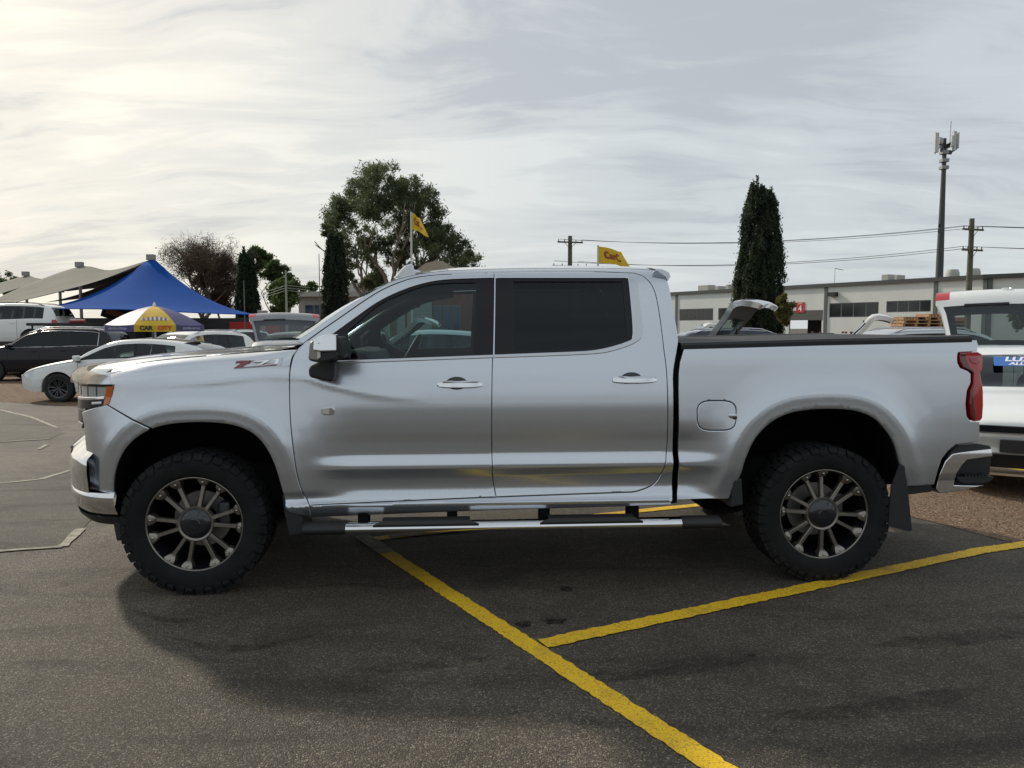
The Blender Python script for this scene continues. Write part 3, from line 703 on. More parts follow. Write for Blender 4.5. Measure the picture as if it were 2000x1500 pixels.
for s in (-1, 1):
    L = panel('headlamp', lens, lamp_F, clear, truck, side=s, step=.012, off=-.004, flange=.05, gap=0)
    panel('turn_lens', amb, lamp_F, ambr, L, side=s, step=.012, off=.003, flange=.01, gap=0)
    panel('running_lamp', drl, lamp_F, gloss, L, side=s, step=.012, off=.002, flange=.01, gap=0)
    panel('chrome_bar', drl2, lamp_F, chrome, L, side=s, step=.012, off=.007, flange=.01, gap=0)
    panel('lamp_trim', loc2((-.429, 1.212), (-.58, 1.209), (-.745, 1.203), (-.745, 1.188), (-.58, 1.194), (-.432, 1.197)), lamp_F, gloss, L, side=s, step=.012, off=.004, flange=.008, gap=0)
    for xa_ in (-.545, -.62, -.70):
        panel('lamp_divider', loc2((xa_, 1.194), (xa_ - .008, 1.194), (xa_ - .008, 1.135), (xa_, 1.136)), lamp_F, M('divider_grey', (.10, .10, .105), .3, .5), L, side=s, step=.012, off=.001, flange=.003, gap=0)
    panel('lamp_strip', dots, lamp_F, M('lamp_led', (.7, .72, .74), .2, .4), L, side=s, step=.012, off=.006, flange=.005, gap=0)
    panel('lamp_bezel', low, lamp_F, gloss, truck, side=s, step=.012, off=-.006, flange=.04, gap=0)
    panel('lamp_bezel', lowc, lamp_F, chrome, truck, side=s, step=.012, off=-.004, flange=.03, gap=0)
# grille and nose, following the rounded front
rows = []
for y in np.linspace(-.86, .86, 31):
    x = float(xfront(abs(y))); rows.append([(x + .14, y, 1.24), (x + .085, y, 1.21), (x + .075, y, 1.0), (x + .075, y, .70), (x + .22, y, .66)])
MB().grid(rows).build('grille', gloss, truck, smooth=40)
for z, hgt, w in ((1.17, .035, .62), (1.05, .075, .66), (.93, .03, .64), (.85, .03, .60)):
    rows = []
    for k in range(21):
        y = w * (-1 + k / 10); x = float(xfront(abs(y))); x += .055; rows.append([(x + .03, y, z + hgt / 2 + .01), (x + .004, y, z + hgt / 2), (x - .008, y, z), (x + .004, y, z - hgt / 2), (x + .03, y, z - hgt / 2 - .01)])
    MB().grid(rows).build('grille_bar', chrome, truck, smooth=50)
# --- front bumper: chrome beam swept round the corners, lower wings reaching the arches
BPATH = [(-1.0, 0.0), (-.995, .15), (-.975, .30), (-.945, .40), (-.895, .50), (-.845, .60), (-.79, .70), (-.735, .78), (-.665, .855), (-.60, .903), (-.52, .938), (-.435, .957)]
bpc = catmull(BPATH, 4)
def sweep(prof, last):
    rows = []; P = [p for p in bpc if p[1] <= last]
    full = [(p[0], -p[1]) for p in P[::-1]] + [(p[0], p[1]) for p in P[1:]]
    for i, p in enumerate(full):
        a = full[max(0, i - 1)]; b = full[min(len(full) - 1, i + 1)]; tx, ty = b[0] - a[0], b[1] - a[1]; L = math.hypot(tx, ty); nx, ny = ty / L, -tx / L
        rows.append([(p[0] + nx * d, p[1] + ny * d, z) for z, d in prof])
    return rows
MB().grid(sweep([(.862, .10), (.800, .025), (.782, .004), (.765, -.003), (.70, -.006), (.64, .0), (.585, .004)], .905)).build('front_bumper', chrome, truck, smooth=45)
MB().grid(sweep([(.600, .035), (.592, .008), (.580, -.001), (.56, -.004), (.53, .0), (.50, .010), (.455, .035), (.44, .06)], 1.0)).build('bumper_wing', chrome, truck, smooth=50)
MB().grid(sweep([(.450, .03), (.43, .035), (.395, .07), (.375, .13)], 1.0)).build('valance', blackp, truck, smooth=50)
for s in (-1, 1):
    slot = trace([(168, 908), (173, 905), (177, 952), (173, 956), (170, 940)], Ffender)
    panel('air_slot', slot, Ffender, blackp, truck, side=s, step=.012, off=.003, flange=.01, gap=0)
    MB().box((-.44, s * .88, .36), (.045, .05, .11), Matrix.Rotation(R(-8), 3, 'Y')).build('tow_hook', blackp, truck, bevel=.008)

# --- bed side with fuel flap and tail lamp cut-out
bed_top = trace([(1336, 678.5), (1600, 671), (1908, 664)], Fbed)
XT = 4.955
lamp_t = [(1909, 687), (1872, 689), (1870.5, 697), (1871, 708), (1876, 718), (1891, 724), (1897, 730), (1897, 748), (1890, 763), (1887, 788), (1889, 813), (1896, 822), (1914, 823)]
bed_rear = trace([(1909, 665), (1911, 673), (1910, 681)], Fbed) + trace(lamp_t, Fbed) + trace([(1914, 840), (1914, 861), (1908, 864), (1868, 869), (1853, 880), (1840, 897), (1832, 920), (1825, 947)], Fbed)
bed_front = trace([(1323, 976), (1323.5, 950), (1325, 760), (1325.5, 730), (1328, 708)], Fbed)
bed = bed_top + bed_rear[1:] + [arch_r[-1]] + list(arch_r)[::-1][1:] + bed_front
fuel = []
for (cx, cz, sx, sz) in ((1400, 812, 38, 29),):
    for k in range(40):
        a = k * 2 * math.pi / 40; c, s_ = math.cos(a), math.sin(a); q = (abs(c) ** 3.6 + abs(s_) ** 3.6) ** (-1 / 3.6)
        fuel.append(on(cx + sx * q * c, cz + sz * q * s_, Fbed))
for s in (-1, 1):
    b_ = panel('bed_side', bed, Fbed, silver, truck, holes=[fuel] if s < 0 else [], side=s, lines=(.722, .734, 1.36, 1.385), step=.03, pts_extra=EX_r)
    if s < 0:
        fd = panel('fuel_flap', fuel, Fbed, silver, truck, side=s, step=.025)
        c = on(1431, 812, Fbed); h = float(Fbed(*c))
        MB().lathe([(.0, .006), (.012, .005), (.017, .001), (.018, -.004)], 16, 'Y', (0, 0, 0)).build('finger_pull', silver, fd, smooth=60).matrix_local = Matrix.Translation((c[0], -h, c[1])) @ Matrix.Scale(-1, 4, (0, 1, 0)) @ Matrix.Scale(1.5, 4, (1, 0, 0))
        MB().lathe([(.0, .001), (.010, .001), (.011, -.002)], 14, 'Y').build('finger_recess', blackp, fd).matrix_local = Matrix.Translation((c[0] + .012, -h - .004, c[1] - .012)) @ Matrix.Scale(-1, 4, (0, 1, 0)) @ Matrix.Scale(1.4, 4, (1, 0, 0))
# tail lamps
tl = trace([(1872, 689), (1909, 687.5), (1919, 692), (1921, 707), (1919, 720), (1913, 727), (1916, 745), (1918.5, 753), (1919.5, 765), (1919, 792), (1916, 816), (1910, 821), (1896, 821.5), (1889.5, 813), (1887.5, 788), (1890, 763), (1897, 749), (1897.5, 729), (1891, 724), (1876, 717.5), (1871.5, 708), (1871, 696)], lambda x, z: .93)
tl_in = trace([(1872, 690), (1884, 690), (1884, 704), (1890, 716), (1900, 724), (1898, 730), (1898, 748), (1896, 760), (1897, 790), (1900, 816), (1896, 820), (1890, 812), (1888, 788), (1890, 764), (1897.5, 749), (1898, 730), (1891, 724), (1876, 717), (1872, 708)], lambda x, z: .93)
tl_hi = trace([(1888, 698), (1910, 696), (1914, 706), (1905, 712), (1892, 708)], lambda x, z: .93)
def Ftl(x, z): return Fbed(x, np.minimum(z, 1.36)) + .008 - .012 * sstep(4.66, 4.78, x)
def Ftail(x, z): return Ftl(x, z)
for s in (-1, 1):
    L = panel('tail_lamp', tl, Ftail, redl, truck, side=s, step=.012, off=-.006, flange=.08, gap=0)
    panel('lens', tl_in, Ftail, redd, L, side=s, step=.012, off=-.003, flange=.01, gap=0)
    panel('lens', tl_hi, Ftail, M('pale_red_lens', (.36, .03, .04), .2, coat=1), L, side=s, step=.012, off=-.003, flange=.01, gap=0)
# tailgate, bed floor and rails, folded cover
XR = float(bed_top[-1][0])
MB().box((XR + .005, 0, 1.07), (.05, 1.56, .76)).build('tailgate', silver, truck, bevel=.02)
MB().box(((2.75 + XR) / 2, 0, .80), (XR - 2.75, .94, .06)).build('bed_floor', blackp, truck)
for s in (-1, 1):
    MB().box(((2.75 + XR) / 2, s * .82, 1.245), (XR - 2.72, .05, .33)).build('bed_wall', blackp, truck)
    rl = []
    for i in range(24):
        x = float(bed_top[0][0]) - .02 + (XR - float(bed_top[0][0]) - .02) * i / 23
        zt = float(np.interp(x, [p[0] for p in bed_top], [p[1] for p in bed_top])); w = float(Fbed(x, zt))
        rl.append([(x, s * (w + .004), zt - .012), (x, s * (w + .006), zt + .012), (x, s * (w - .004), zt + .026), (x, s * (w - .05), zt + .032), (x, s * (w - .12), zt + .03), (x, s * (w - .13), zt - .02)])
    MB().grid(rl, wrap=True).build('bed_rail', blackp, truck, smooth=40)
zt0, zt1 = float(bed_top[0][1]), float(bed_top[-1][1])
MB().box((2.70, 0, 1.15), (.04, 1.80, .60)).build('bed_wall', blackp, truck)
MB().add([(2.72, -.84, zt0 + .025), (XR - .10, -.84, zt1 + .025), (XR - .10, .84, zt1 + .025), (2.72, .84, zt0 + .025), (2.72, -.84, zt0 + .005), (XR - .10, -.84, zt1 + .005), (XR - .10, .84, zt1 + .005), (2.72, .84, zt0 + .005)],
         [(0, 1, 2, 3), (7, 6, 5, 4), (0, 4, 5, 1), (1, 5, 6, 2), (2, 6, 7, 3), (3, 7, 4, 0)]).build('bed_cover', M('cover_vinyl', (.02, .02, .02), .7, bump=.2, bscale=200), truck, bevel=.006)
# --- rear bumper
def rb(px, py, h): q = TP(px, py, h); return q
rbs = trace([(1826, 955), (1832, 925), (1842, 900), (1856, 886), (1872, 883), (1933, 876), (1934, 890), (1912, 893), (1884, 897), (1874, 908), (1864, 925), (1860, 947), (1905, 948), (1918, 947), (1880, 957), (1832, 963)], lambda x, z: .93)
def Frb(x, z): return .945 - .20 * sstep(5.02, 5.24, x) ** 2 + .008 * np.sin(np.clip((np.asarray(z) - .60) / .22, 0, 1) * 3.1416)
XQ = [p[0] for p in rbs]
rec = trace([(1861, 947), (1865, 925), (1875, 908), (1885, 897), (1912, 893.5), (1933, 890), (1931, 925), (1918, 947)], lambda x, z: .90)
topb = trace([(1842, 899), (1852, 884), (1868, 870), (1905, 866), (1930, 870), (1934, 877), (1872, 884), (1856, 887)], lambda x, z: .92)
for s in (-1, 1):
    panel('rear_bumper', rbs, Frb, chrome, truck, side=s, step=.014, flange=.10, gap=0)
    panel('corner_recess', rec, Frb, blackp, truck, side=s, step=.02, off=-.045, flange=.03, gap=-.004)
    panel('bumper_pad', topb, Frb, blackp, truck, side=s, step=.02, off=-.012, flange=.12, gap=0)
    stp = [TP(x, y, .92) for x, y in ((1864, 931), (1876, 930), (1933, 928), (1934, 934), (1921, 942), (1878, 943), (1866, 938))]
    st = MB().prism([(p[0], s * .95, p[1]) for p in stp], (0, -s * .12, 0)).build('corner_step', blackp, truck, bevel=.004)
    for k in range(7):
        a = TP(1885 + k * 6.5, 929, .94); MB().box((a[0], s * .905, a[1] - .004), (.011, .09, .022)).build('step_rib', blackp, st)
xb = max(XQ)
MB().box((xb - .16, 0, .70), (.22, 1.50, .20)).build('rear_bumper', chrome, truck, bevel=.03)
MB().box((xb - .10, 0, .815), (.26, 1.40, .03)).build('bumper_pad', blackp, truck, bevel=.008)

# --- wheel housings, underbody, mud flaps
def arch_c(a):
    xs = [p[0] for p in a]; return (min(xs[4:-8]) + max(xs[4:-4])) / 2
for s in (-1, 1):
    for xa, aa in ((0.0, arch_f), (WB, arch_r)):
        rows = []
        F = Ffender if xa == 0 else Fbed
        for p in aa: rows.append([(p[0], s * (float(F(p[0], p[1])) - .02), p[1] + .002), (p[0], s * .50, p[1] + .03)])
        m = MB().grid(rows); m.box((xa, s * .49, .74), (1.25, .02, .80)); m.build('wheel_liner', linerm, truck)
MB().box((1.87, 0, .60), (3.9, 1.55, .24)).build('underbody', linerm, truck)
MB().box((1.85, 0, .72), (1.75, 1.80, .30)).build('cab_floor', linerm, truck)
MB().box((-.02, 0, .95), (1.10, 1.10, .55)).build('engine_bay', linerm, truck)
MB().box((.64, 0, 1.00), (.06, 1.75, .68)).build('firewall', linerm, truck)
MB().box((4.4, 0, .62), (1.0, 1.4, .18)).build('underbody', linerm, truck)
for s in (-1, 1):
    f1 = trace([(552, 966), (565, 967), (574, 1000), (592, 1008), (595, 1040), (566, 1046), (556, 1000)], lambda x, z: .95)
    MB().prism([(p[0], s * .965, p[1]) for p in f1], (0, -s * .24, 0)).build('mud_flap', blackp, truck, bevel=.006)
    f2 = trace([(1432, 938), (1447, 934), (1450, 985), (1425, 990)], lambda x, z: .97)
    MB().prism([(p[0], s * .985, p[1]) for p in f2], (0, -s * .2, 0)).build('mud_flap', blackp, truck, bevel=.006)
    f3 = trace([(1757, 905), (1766, 910), (1772, 950), (1781, 1034), (1776, 1038), (1734, 1027), (1740, 950)], lambda x, z: .985)
    MB().prism([(p[0], s * .99, p[1]) for p in f3], (0, -s * .012, 0)).build('mud_flap', blackp, truck, bevel=.003)
    f4 = trace([(1774, 950), (1824, 948), (1824, 962), (1776, 968)], lambda x, z: .95)
    MB().prism([(p[0], s * .93, p[1]) for p in f4], (0, -s * .05, 0)).build('valance', blackp, truck, bevel=.004)
    c1 = trace([(1311, 968), (1323, 968), (1323, 983), (1311, 984)], lambda x, z: .96)
    MB().prism([(p[0], s * .95, p[1]) for p in c1], (0, -s * .1, 0)).build('sill_end', linerm, truck)

# --- side steps
a0, a1 = TP(677, 1037, 1.0), TP(1328, 1014, 1.0); b0, b1 = TP(592, 1036, 1.0), TP(1405, 1006, 1.0)
zs = (a0[1] + a1[1]) / 2
for s in (-1, 1):
    def oval(x, y, z, ry, rz_, n=18): return [(x, y + ry * math.cos(2 * math.pi * k / n), z + rz_ * math.sin(2 * math.pi * k / n)) for k in range(n)]
    st = MB().grid([oval(x, s * 1.0, zs, .055, .033) for x in (a0[0], a1[0])], wrap=True).build('side_step', chrome, truck, smooth=60)
    for (xa_, xb_) in ((b0[0], a0[0]), (a1[0], b1[0])):
        m = MB(); r2 = [oval(xa_, s * 1.0, zs, .052, .030), oval(xa_ + .01, s * 1.0, zs + .001, .062, .036), oval(xb_ - .01, s * 1.0, zs + .001, .062, .036), oval(xb_, s * 1.0, zs, .058, .031)]
        m.grid(r2, wrap=True); m.f += [tuple(range(18)), tuple(range(54, 72))]; m.mi += [0, 0]; m.build('end_cap', blackp, st, smooth=50)
    for (pa, pb) in (((730, 0), (935, 0)), ((1053, 0), (1252, 0))):
        xa_, xb_ = TP(pa[0], 1015, 1.0)[0], TP(pb[0], 1010, 1.0)[0]
        m = MB(); prof = [(.050, .012), (.054, .026), (.044, .046), (-.03, .050), (-.05, .026)]
        m.grid([[(xa_ + (.05 if k > 1 else 0), s * (1.0 + a), zs + b) for k, (a, b) in enumerate(prof)], [(xb_ - (.05 if k > 1 else 0), s * (1.0 + a), zs + b) for k, (a, b) in enumerate(prof)]])
        m.build('tread_pad', blackp, st, smooth=40)
    for px in (709, 883, 1064, 1238):
        x = TP(px, 1005, .95)[0]; MB().box((x, s * .90, (zs + .50) / 2 - .004), (.06, .12, .50 - zs)).build('bracket', linerm, st, bevel=.008)

# --- wheels
def make_wheel(rot):
    """wheel with its outer face towards -y, centred at the origin"""
    Rt, W = .413, .145
    barrel = MB().lathe([(.262, -.120), (.255, -.06), (.235, .02), (.235, .11), (.262, .125)], 48, 'Y')
    wh = barrel.build('wheel', gloss, None, smooth=50)
    t = MB()
    prof = [(.266, -.112), (.280, -.128), (.300, -.137), (.335, -.143), (.365, -.141), (.384, -.134), (.394, -.122), (.397, -.10), (.398, 0), (.397, .10), (.394, .122), (.384, .134), (.335, .143), (.285, .130), (.266, .112)]
    t.lathe(prof, 96, 'Y')
    def block(a0, a1, r0, r1, y0, y1, sk=0.0, tp=.8):
        v = []
        for (r, f) in ((r0, 1.0), (r1, tp)):
            for (a, y) in ((a0, y0), (a1, y0), (a1 + sk, y1), (a0 + sk, y1)):
                am = (a0 + a1) / 2; a_ = am + (a - am) * f; v.append((r * math.cos(a_), y, r * math.sin(a_)))
        t.add(v, [(0, 1, 2, 3), (7, 6, 5, 4), (0, 4, 5, 1), (1, 5, 6, 2), (2, 6, 7, 3), (3, 7, 4, 0)])
    nb = 44; da = 2 * math.pi / nb
    for k in range(nb):
        a = k * da
        for s in (-1, 1):
            ln = .150 if k % 2 else .143
            block(a, a + da * .82, .388, Rt - .002, s * .075, s * (.136 if k % 2 else .130), 0, .95)
            # lugs running down the shoulder on to the side wall, alternately long and short
            r0 = .352 if k % 2 else .368
            v = []
            for (r, y, f) in ((.406, .128, 1.0), (.390, .141, .96), (r0 + .012, .1455, .80), (r0, .140, .6)):
                for e in (-1, 1):
                    am = a + da * .37 + (.03 if k % 2 else -.01) * ((.406 - r) / .06); v.append((r * math.cos(am + e * da * .455 * f), s * y, r * math.sin(am + e * da * .455 * f)))
            o = [(0, 1, 3, 2), (2, 3, 5, 4), (4, 5, 7, 6)]
            t.add(v, o)
            vb = [(p[0], p[1] - s * .012, p[2]) for p in v]; t.add(v + vb, [(0, 2, 10, 8), (2, 4, 12, 10), (4, 6, 14, 12), (1, 9, 11, 3), (3, 11, 13, 5), (5, 13, 15, 7), (6, 7, 15, 14)])
        for (yc, of) in ((-.045, .0), (0, .5), (.045, .25)):
            block(a + da * of, a + da * (of + .70), .39, Rt + .001, yc - .019, yc + .019, .02, .95)
    t.build('tyre', rubber, wh, smooth=38)
    bronze = M('wheel_face', (.30, .275, .245), .36, .85, rvar=.08, vscale=20)
    lip = MB().lathe([(.261, -.113), (.270, -.121), (.278, -.119), (.280, -.110), (.270, -.108)], 72, 'Y').build('rim_lip', bronze, wh, smooth=50)
    MB().lathe([(.085, -.100), (.098, -.104), (.103, -.098), (.105, -.07)], 48, 'Y').build('hub_ring', bronze, wh, smooth=50)
    rivet = M('rivet', (.45, .43, .40), .25, 1.0)
    sp = MB(); ed = MB()
    def spoke():
        m = MB(); secs = [(.092, .0120, -.099, .030), (.13, .0110, -.096, .030), (.18, .0110, -.092, .030), (.222, .0120, -.090, .030), (.228, .0165, -.100, .040), (.238, .0235, -.108, .05), (.254, .0310, -.116, .05), (.267, .0345, -.117, .05)]
        rows = []
        for (r, w, y, d) in secs: rows.append([(r, y + d, -w * 1.05), (r, y + .004, -w), (r, y, -w * .72), (r, y, w * .72), (r, y + .004, w), (r, y + d, w * 1.05)])
        m.grid(rows); n = len(secs) - 1; m.f += [(0, 1, 2, 3, 4, 5), tuple(n * 6 + k for k in range(6))]; m.mi += [0, 0]
        return m
    spk = None
    for k in range(12):
        an = rot + R(60 * (k // 2) + (-12 if k % 2 else 12))
        if spk is None:
            spk = spoke().build('spoke', bronze, wh, smooth=30)
            rv = MB().lathe([(0, -.1235), (.005, -.1225), (.008, -.117)], 10, 'Y', (.249, 0, 0)).build('rivet_tmp', rivet, None, smooth=60)
            o = spk
        else:
            o = bpy.data.objects.new('spoke', spk.data); col.objects.link(o); o.parent = wh
        o.rotation_euler = (0, -an, 0)
        c = bpy.data.objects.new('rivet', rv.data); col.objects.link(c); c.parent = wh; c.rotation_euler = (0, -an, 0)
    bpy.data.objects.remove(rv)
    cap = MB().lathe([(0, -.128), (.030, -.128), (.034, -.124), (.060, -.121), (.078, -.114), (.086, -.104), (.087, -.08)], 40, 'Y').build('hub_cap', M('hub_plastic', (.012, .013, .018), .22, coat=.6), wh, smooth=35)
    emb = M('hub_emblem', (.10, .11, .125), .35, .4)
    for k, an in enumerate((70, 40, 55)):
        a = R(an); r_ = (.062, .062, .066)[k]; MB().box((r_ * math.cos(a), -.1205, r_ * math.sin(a)), ((.034, .034, .012)[k], .003, .008), Matrix.Rotation(-a, 3, 'Y')).build('hub_mark', emb, wh) if k < 2 else None
    MB().lathe([(.08, .03), (.165, .03), (.165, .05), (.08, .05)], 40, 'Y', close=True).build('brake_disc', M('brake_iron', (.23, .22, .21), .4, .8), wh, smooth=30)
    MB().box((.135, .02, .03), (.07, .09, .15)).build('caliper', M('caliper', (.10, .10, .11), .5, .5), wh, bevel=.015)
    MB().lathe([(0, .09), (.236, .09)], 40, 'Y').build('back_plate', linerm, wh)
    return wh
def copy_tree(o, parent=None):
    c = o.copy(); col.objects.link(c); c.parent = parent
    for ch in list(o.children): copy_tree(ch, c)
    return c
cf = TP(380, 1024, .965); cr = TP(1609, 1006, .965)
w1 = make_wheel(R(66 - 60 * 0)); w1.parent = truck; w1.location = (cf[0], -.848, .410)
w2 = make_wheel(R(104)); w2.parent = truck; w2.location = (cr[0], -.848, .410)
for w, rt in ((w1, .3), (w2, .9)):
    c = copy_tree(w, truck); c.location = (w.location.x, .848, .410); c.rotation_euler = (0, rt, math.pi)
MB().tube([(cf[0], -.72, .40), (cf[0], .72, .40)], .045, 10).build('axle', linerm, truck)
MB().tube([(cr[0], -.72, .41), (cr[0], -.12, .41), (cr[0], 0, .41), (cr[0], .12, .41), (cr[0], .72, .41)], [.05, .05, .14, .05, .05], 12).build('axle', linerm, truck)

# --- door handles, side marker, badge, mirrors, roof fin
def handle(px0, px1, py, dr, keyhole):
    for s in (-1, 1):
        p0 = on(px0, py, Fdoor); p1 = on(px1, py - (px1 - px0) * .012, Fdoor); L = p1[0] - p0[0]; zc = (p0[1] + p1[1]) / 2; h = float(Fdoor((p0[0] + p1[0]) / 2, zc))
        rows = []
        for k in range(17):
            t = k / 16; x = p0[0] + L * t; out = .012 + .026 * math.sin(math.pi * min(1, max(0, t))) ** .5; hz = .021 * (1 - .45 * abs(2 * t - 1) ** 4); dz = -.0
            rows.append([(x, s * (h + out * .6), zc - hz), (x, s * (h + out), zc - hz * .70), (x, s * (h + out * .82), zc + hz * .45), (x, s * (h + out * .3), zc + hz)])
        m = MB().grid(rows, wrap=True); m.f += [(0, 1, 2, 3), (64, 65, 66, 67)]; m.mi += [0, 0]
        ho = m.build('door_handle', chrome, dr[s], smooth=40)
        # flat disc coloured dark for the shade in the hollow behind the grip
        cx = p0[0] + L * .43; n = 28
        MB().add([(cx, s * (h + .002), zc)] + [(cx + .062 * math.cos(k * 6.2832 / n), s * (h + .0035), zc + .006 + .038 * math.sin(k * 6.2832 / n)) for k in range(n)], [(0, 1 + k, 1 + (k + 1) % n) for k in range(n)]).build('recess_shade_disc', M('recess_shade_paint', (.11, .115, .12), .45, .5), ho)
        if keyhole:
            MB().lathe([(0, -.001), (.005, -.001), (.0055, .004)], 12, 'Y', (0, 0, 0)).build('key_barrel', gloss, ho).location = (p0[0] + L * .87, s * (h + .034 - .012), zc) if s < 0 else (p0[0] + L * .87, s * (h + .022), zc)
fd_ = {}; rd_ = {}
for o in truck.children:
    if o.name.startswith('front_door'): fd_[-1 if o.data.vertices[0].co.y < 0 else 1] = o
    if o.name.startswith('rear_door'): rd_[-1 if o.data.vertices[0].co.y < 0 else 1] = o
handle(854, 942, 751, fd_, True); handle(1196, 1282, 742, rd_, False)
for s in (-1, 1):
    q = trace([(628, 797), (650, 795), (654, 800), (652, 809), (646, 811), (630, 809)], Fdoor); h = float(Fdoor(*q[0]))
    mk = MB().prism([(p[0], s * (h - .01), p[1]) for p in q], (0, s * .028, 0)).build('side_marker', chrome, truck, bevel=.003)
    q = trace([(630.5, 799), (644, 798), (644, 808), (631.5, 807)], Fdoor)
    MB().prism([(p[0], s * (h + .015), p[1]) for p in q], (0, s * .0055, 0)).build('marker_lens', M('marker_lens', (.62, .60, .52), .2, coat=1), mk)
    # Z71 badge: dark red Z with a long tail under chrome 71
    def bpoly(pts): return [on(x, y, Ffender) for x, y in pts]
    hb = float(Ffender(*on(505, 708, Ffender))) + .0005
    def badge(name, pts, d0, d1, mat, par):
        return MB().prism([(p[0], s * (float(Ffender(*p)) + d0), p[1]) for p in bpoly(pts)], (0, s * (d1 - d0), 0)).build(name, mat, par)
    bk = badge('badge', [(455.5, 719.5), (463, 711), (459, 709.5), (462, 703.5), (499, 702), (502, 704.5), (508, 701.5), (533, 700.3), (538, 699.5), (553, 698), (548, 713.5), (521, 716), (456, 720)], .001, .006, satin, truck)
    redb = M('badge_red', (.22, .012, .016), .25, coat=1)
    badge('badge_letter', [(462.5, 705.2), (491, 703.6), (487.5, 708), (473, 717.0), (541, 711.8), (540, 713.8), (520, 715), (457.5, 718.6), (474, 707.6), (461, 708.4)], .006, .009, redb, bk)
    badge('badge_letter', [(497, 705), (528, 702.4), (526, 705), (511, 712.0), (504, 712.6), (516, 705.8), (496, 707)], .006, .0085, chrome, bk)
    badge('badge_letter', [(536, 702), (547, 700.4), (543.5, 710.5), (536.5, 711), (539, 704), (534.5, 704.3)], .006, .0085, chrome, bk)

def mirror(s):
    # housing and arm placed out from the door; outlines read off the photograph at their own distance
    h0, h1 = 1.06, 1.28
    def q(pts, h): return [TP(x, y, h) for x, y in pts]
    arm = q([(601, 722), (606, 713), (622, 706), (640, 700), (654, 706), (652, 735), (648, 747), (603, 737)], 1.10)
    a = MB().prism([(p[0], s * .965, p[1]) for p in arm], (0, s * .13, 0)).build('mirror_arm', blackp, truck, bevel=.016, bseg=3)
    lo = q([(612, 690), (622, 686), (664, 684), (668, 692), (663, 700), (630, 707), (612, 703), (609, 697)], 1.17)
    MB().prism([(p[0], s * 1.04, p[1]) for p in lo], (0, s * .235, 0)).build('mirror_housing', blackp, a, bevel=.018, bseg=3)
    cp = q([(619, 664), (628, 657.5), (640, 653.5), (658, 652.5), (663, 656), (664, 685), (634, 686), (620, 684)], 1.17)
    MB().prism([(p[0], s * 1.045, p[1]) for p in cp], (0, s * .235, 0)).build('mirror_cap', chrome, a, bevel=.016, bseg=3)
    zc_ = sum(p[1] for p in cp) / len(cp)
    for o_ in a.children:
        if o_.name.startswith('mirror_cap'):
            for v_ in o_.data.vertices: v_.co.y -= s * .20 * (v_.co.z - zc_)
    ln = q([(612, 669), (618, 664.5), (631, 663), (633, 668), (633, 698), (628, 703), (612, 701), (609, 696)], 1.17)
    MB().prism([(p[0], s * 1.06, p[1]) for p in ln], (0, s * .218, 0)).build('mirror_lamp', M('mirror_lamp', (.28, .27, .25), .3, .3, .8), a, bevel=.012, bseg=2)
    ln = q([(627, 669), (632, 667), (633.5, 697), (627, 700)], 1.17)
    MB().prism([(p[0], s * 1.05, p[1]) for p in ln], (0, s * .232, 0)).build('mirror_lamp', M('marker_lens', (.62, .60, .52), .2, coat=1), a, bevel=.004)
    bk = q([(664, 655), (672, 658), (681, 672), (682, 696), (668, 700), (664, 690)], 1.10)
    MB().prism([(p[0], s * .99, p[1]) for p in bk], (0, s * .26, 0)).build('mirror_back', blackp, a, bevel=.012)
for s in (-1, 1): mirror(s)
fin = [TP(x, y, 0.0) for x, y in ((768, 545), (776, 537), (785, 526), (792, 519.5), (806, 515), (809, 528), (816, 528), (824, 531), (830, 540))]
MB().prism([(p[0], -.05, p[1]) for p in fin], (0, .10, 0)).build('roof_fin', paint('fin_paint', (.62, .64, .66), .3, .35), truck, bevel=.014, bseg=3)

# --- inside the cab
def seat(x, y, w):
    s = MB().box((x, y, .98), (.52, w, .16)).build('seat', seatm, truck, bevel=.05, bseg=3)
    MB().box((x + .30, y, 1.30), (.14, w, .62), Matrix.Rotation(R(14), 3, 'Y')).build('backrest', seatm, s, bevel=.05, bseg=3)
    MB().box((x + .40, y, 1.68), (.09, w * .5, .17), Matrix.Rotation(R(14), 3, 'Y')).build('head_rest', seatm, s, bevel=.035, bseg=3)
seat(1.42, -.42, .52); seat(1.42, .42, .52); seat(2.18, -.42, .60); seat(2.18, .42, .60)
dash = MB(); rows = []
for y in np.linspace(-.86, .86, 9): rows.append([(.68, y, 1.335), (.80, y, 1.385), (.98, y, 1.375), (1.03, y, 1.30), (.98, y, 1.16), (.95, y, .95)])
dash.grid(rows).build('dashboard', dashm, truck, smooth=50)
MB().box((1.55, 0, 1.05), (.9, .24, .28)).build('console', dashm, truck, bevel=.04)
MB().tube([(.80, .40, 1.40), (.82, .16, 1.46), (.84, .40, 1.50)], .012, 8).build('gauge_hood', dashm, truck)
sw = MB(); c = Vector((1.13, .40, 1.30)); ax = Vector((-.88, 0, .47)).normalized(); e1 = Vector((0, 1, 0)); e2 = ax.cross(e1)
sw.tube([c + e1 * .19 * math.cos(k * 6.2832 / 28) + e2 * .19 * math.sin(k * 6.2832 / 28) for k in range(29)], .018, 10, caps=False)
for a in (0, math.pi, -math.pi / 2): sw.bar(c, c + e1 * .18 * math.cos(a) + e2 * .18 * math.sin(a), .04, .02)
sw.tube([c + ax * .02, c + ax * .22], .035, 10); sw.build('steering_wheel', seatm, truck, smooth=50)
MB().box((1.03, 0, 1.72), (.03, .24, .07)).build('rear_mirror', gloss, truck, bevel=.01)
MB().tube([(1.02, .74, 1.60), (1.02, .72, 1.63), (1.18, .70, 1.70), (1.20, .72, 1.70)], .012, 8).build('grab_handle', satin, truck, smooth=60)
